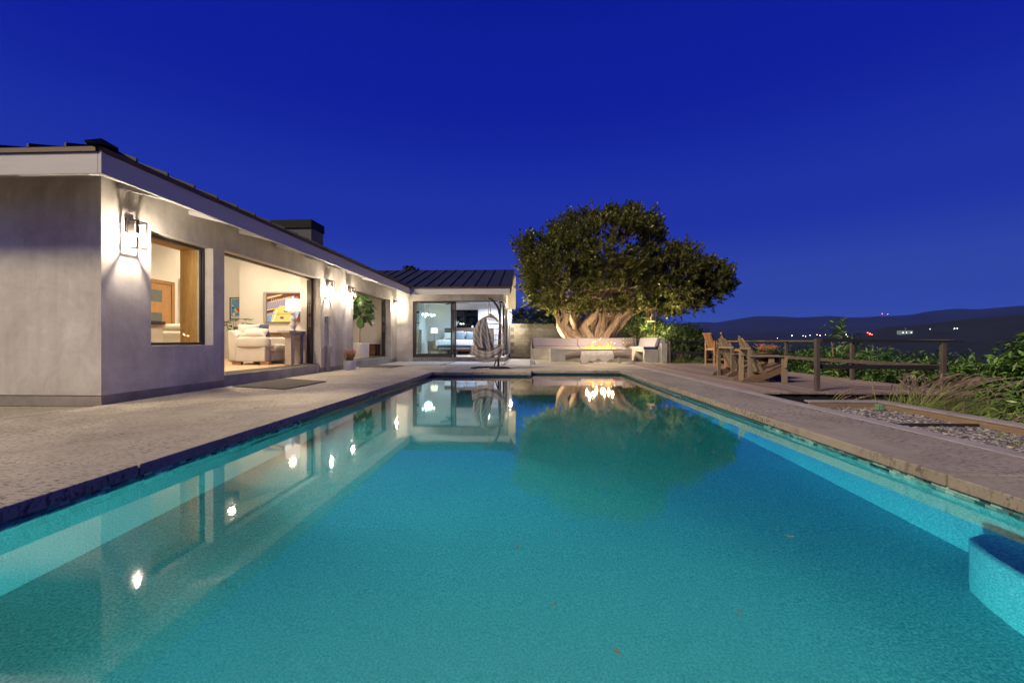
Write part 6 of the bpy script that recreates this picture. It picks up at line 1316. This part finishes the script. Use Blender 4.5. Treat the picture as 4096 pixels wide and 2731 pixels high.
# ---- fountain grass
gb = leafmat('grass_blade', (.20, .27, .06), (.38, .43, .13), .3, .5, 2); plm = leafmat('pink_plume', (.38, .25, .21), (.60, .43, .37), .35, .8, 3); plt = leafmat('tan_plume', (.30, .22, .13), (.46, .36, .22), .35, .8, 3)
def grass(lb, c, n, h, spread, npl, lean, seed, pm=None, cat='ornamental grass', grp='fountain grass clumps'):
    rg = np.random.default_rng(seed); t = thing('fountain_grass', lb, cat, c, grp); c = np.array(c, float); NS = 6
    a = rg.uniform(0, 6.28, n); b = c+np.stack([rg.normal(0, spread*.28, n), rg.normal(0, spread*.28, n), np.zeros(n)], 1); l = h*rg.uniform(.55, 1.05, n); out_ = np.stack([np.cos(a), np.sin(a), np.zeros(n)], 1)*rg.uniform(.1, .75, n)[:, None]+np.array(lean)
    V = []; w = rg.uniform(.003, .0058, n)
    for k in range(NS+1):
        q = k/NS; p = b+out_*(l*q**1.7)[:, None]+np.array([0, 0, 1])*(l*(q-.42*q**2.6))[:, None]; sd_ = np.stack([-np.sin(a+1), np.cos(a+1), np.zeros(n)], 1)*(w*(1-.85*q))[:, None]; V += [p-sd_, p+sd_]
    V = np.stack(V, 1).reshape(-1, 3); base = np.arange(n)*(2*(NS+1)); F = np.concatenate([np.stack([base+2*k, base+2*k+1, base+2*k+3, base+2*k+2], 1) for k in range(NS)]); link(npmesh('blades', V, F), 'blades', gb, t)
    rgp = random.Random(seed); VV = []; FF = []; cnt = 0; s = MB()
    for k in range(npl):
        a_ = rgp.uniform(0, 6.28); o = Vector((math.cos(a_), math.sin(a_), 0))*rgp.uniform(.05, .55)+Vector(lean)*1.1; l_ = h*rgp.uniform(.8, 1.2); b_ = Vector(c)+Vector((rgp.gauss(0, spread*.2), rgp.gauss(0, spread*.2), 0)); pts = []
        for q in np.linspace(0, 1, 10): pts.append(b_+o*(l_*q**1.8)+Vector((0, 0, l_*(1.12*q-.34*q**3))))
        s.tube(pts[:8], [.003]*8, 4); 
        tip = pts[6:]; seglen = sum((tip[i+1]-tip[i]).length for i in range(3)); m_ = 120
        for j in range(m_):
            q = rgp.random()*3; i = min(2, int(q)); p = tip[i].lerp(tip[i+1], q-i); dr = (tip[i+1]-tip[i]).normalized(); fr = math.sin(math.pi*(.12+.85*q/3)); sd_ = Vector((rgp.gauss(0, 1), rgp.gauss(0, 1), rgp.gauss(0, 1))); sd_ = (sd_-dr*sd_.dot(dr)).normalized(); e = p+sd_*.019*fr*rgp.uniform(.6, 1.2)+dr*.022; x_ = sd_.cross(dr)*.0022
            VV += [p-x_, p+x_, e+x_*.3, e-x_*.3]; FF.append((cnt, cnt+1, cnt+2, cnt+3)); cnt += 4
    s.build('stalks', gb, t)
    if VV: link(npmesh('plumes', np.array([tuple(q) for q in VV]), np.array(FF)), 'plumes', pm or plm, t)
    return t
LN = (.22, -.05, 0)
grass('big fountain grass clump with pink plumes bending right behind the timber kerb', (5.25, 6.0, -.45), 700, .95, .55, 60, LN, 1)
grass('fountain grass clump with pink plumes in front of the right railing post', (5.75, 6.15, -.48), 520, .95, .5, 46, (.36, -.1, 0), 2)
grass('small fountain grass clump with pink plumes below the near deck edge', (4.5, 6.45, -.42), 160, .62, .3, 14, (.6, -.1, 0), 3)
grass('fountain grass clump with pink plumes at the right edge of the picture', (5.55, 4.55, -.5), 420, 1.05, .5, 30, (.15, .05, 0), 4)
grass('sparse fountain grass clump between the two big clumps', (5.55, 5.25, -.5), 200, .6, .5, 12, (.2, 0, 0), 5)
grass('fountain grass at the far right below the tall shrub', (6.3, 4.9, -.55), 260, 1.05, .45, 16, (.2, .1, 0), 6)
grass('low tan fountain grass just beyond the far railing', (5.95, 17.4, -.15), 320, .55, .5, 22, (.35, -.1, 0), 7, plt)
grass('low tan fountain grass beyond the far railing beside the bar chair', (6.7, 17.5, -.2), 300, .5, .6, 18, (.5, -.1, 0), 8, plt)
grass('tall tan plume grass behind the right arm of the concrete bench', (5.75, 18.6, .1), 220, 1.05, .35, 10, (.1, 0, 0), 9, plt)
# a few weeds among the pebbles
for k, (x, y) in enumerate(((4.1, 4.35), (4.35, 4.05), (4.62, 3.7), (4.15, 3.75))):
    grass(['weed tuft beside the far steel strip', 'weed tuft in the middle pebble bed', 'weed tuft against the timber kerb', 'weed tuft near the concrete border'][k], (x, y, -.06), 16, .13, .12, 0, (.1, 0, 0), 30+k, cat='weed', grp='weeds among the pebbles')

# added uplights, unseen at the foot of the tree, that brighten its crown
for k, (x, y, dx, dy, pw, lb) in enumerate([(.45, 20.75, .12, -.22, 1700, 'small black uplight added at the left foot of the tree'), (5.75, 20.3, -.05, -.12, 1700, 'small black uplight added at the right foot of the tree'), (2.7, 20.62, .05, -.6, 330, 'small black uplight added between the bench and the tree')]):
    t = thing('added_uplight', lb, 'added light', (x, y, 0), 'added uplights under the tree')
    MB().tube([(x, y, -.05), (x, y, .08)], .012, 8).tube([(x, y, .08), (x+dx*.15, y+dy*.15, .2)], [.03, .042], 12).build('housing', M['black'], t)
    ld = bpy.data.lights.new('uplight', 'SPOT'); ld.energy = pw; ld.color = (1, .78, .42); ld.spot_size = R(125); ld.spot_blend = .7; ld.shadow_soft_size = .04
    lo = bpy.data.objects.new('uplight', ld); COL.objects.link(lo); lo.parent = t; lo.location = (dx*.16, dy*.16, .22); lo.rotation_euler = Vector((-dx, -dy, -1)).to_track_quat('-Z', 'Y').to_euler() if 0 else Vector((dx, dy, 1)).to_track_quat('-Z', 'Y').to_euler()
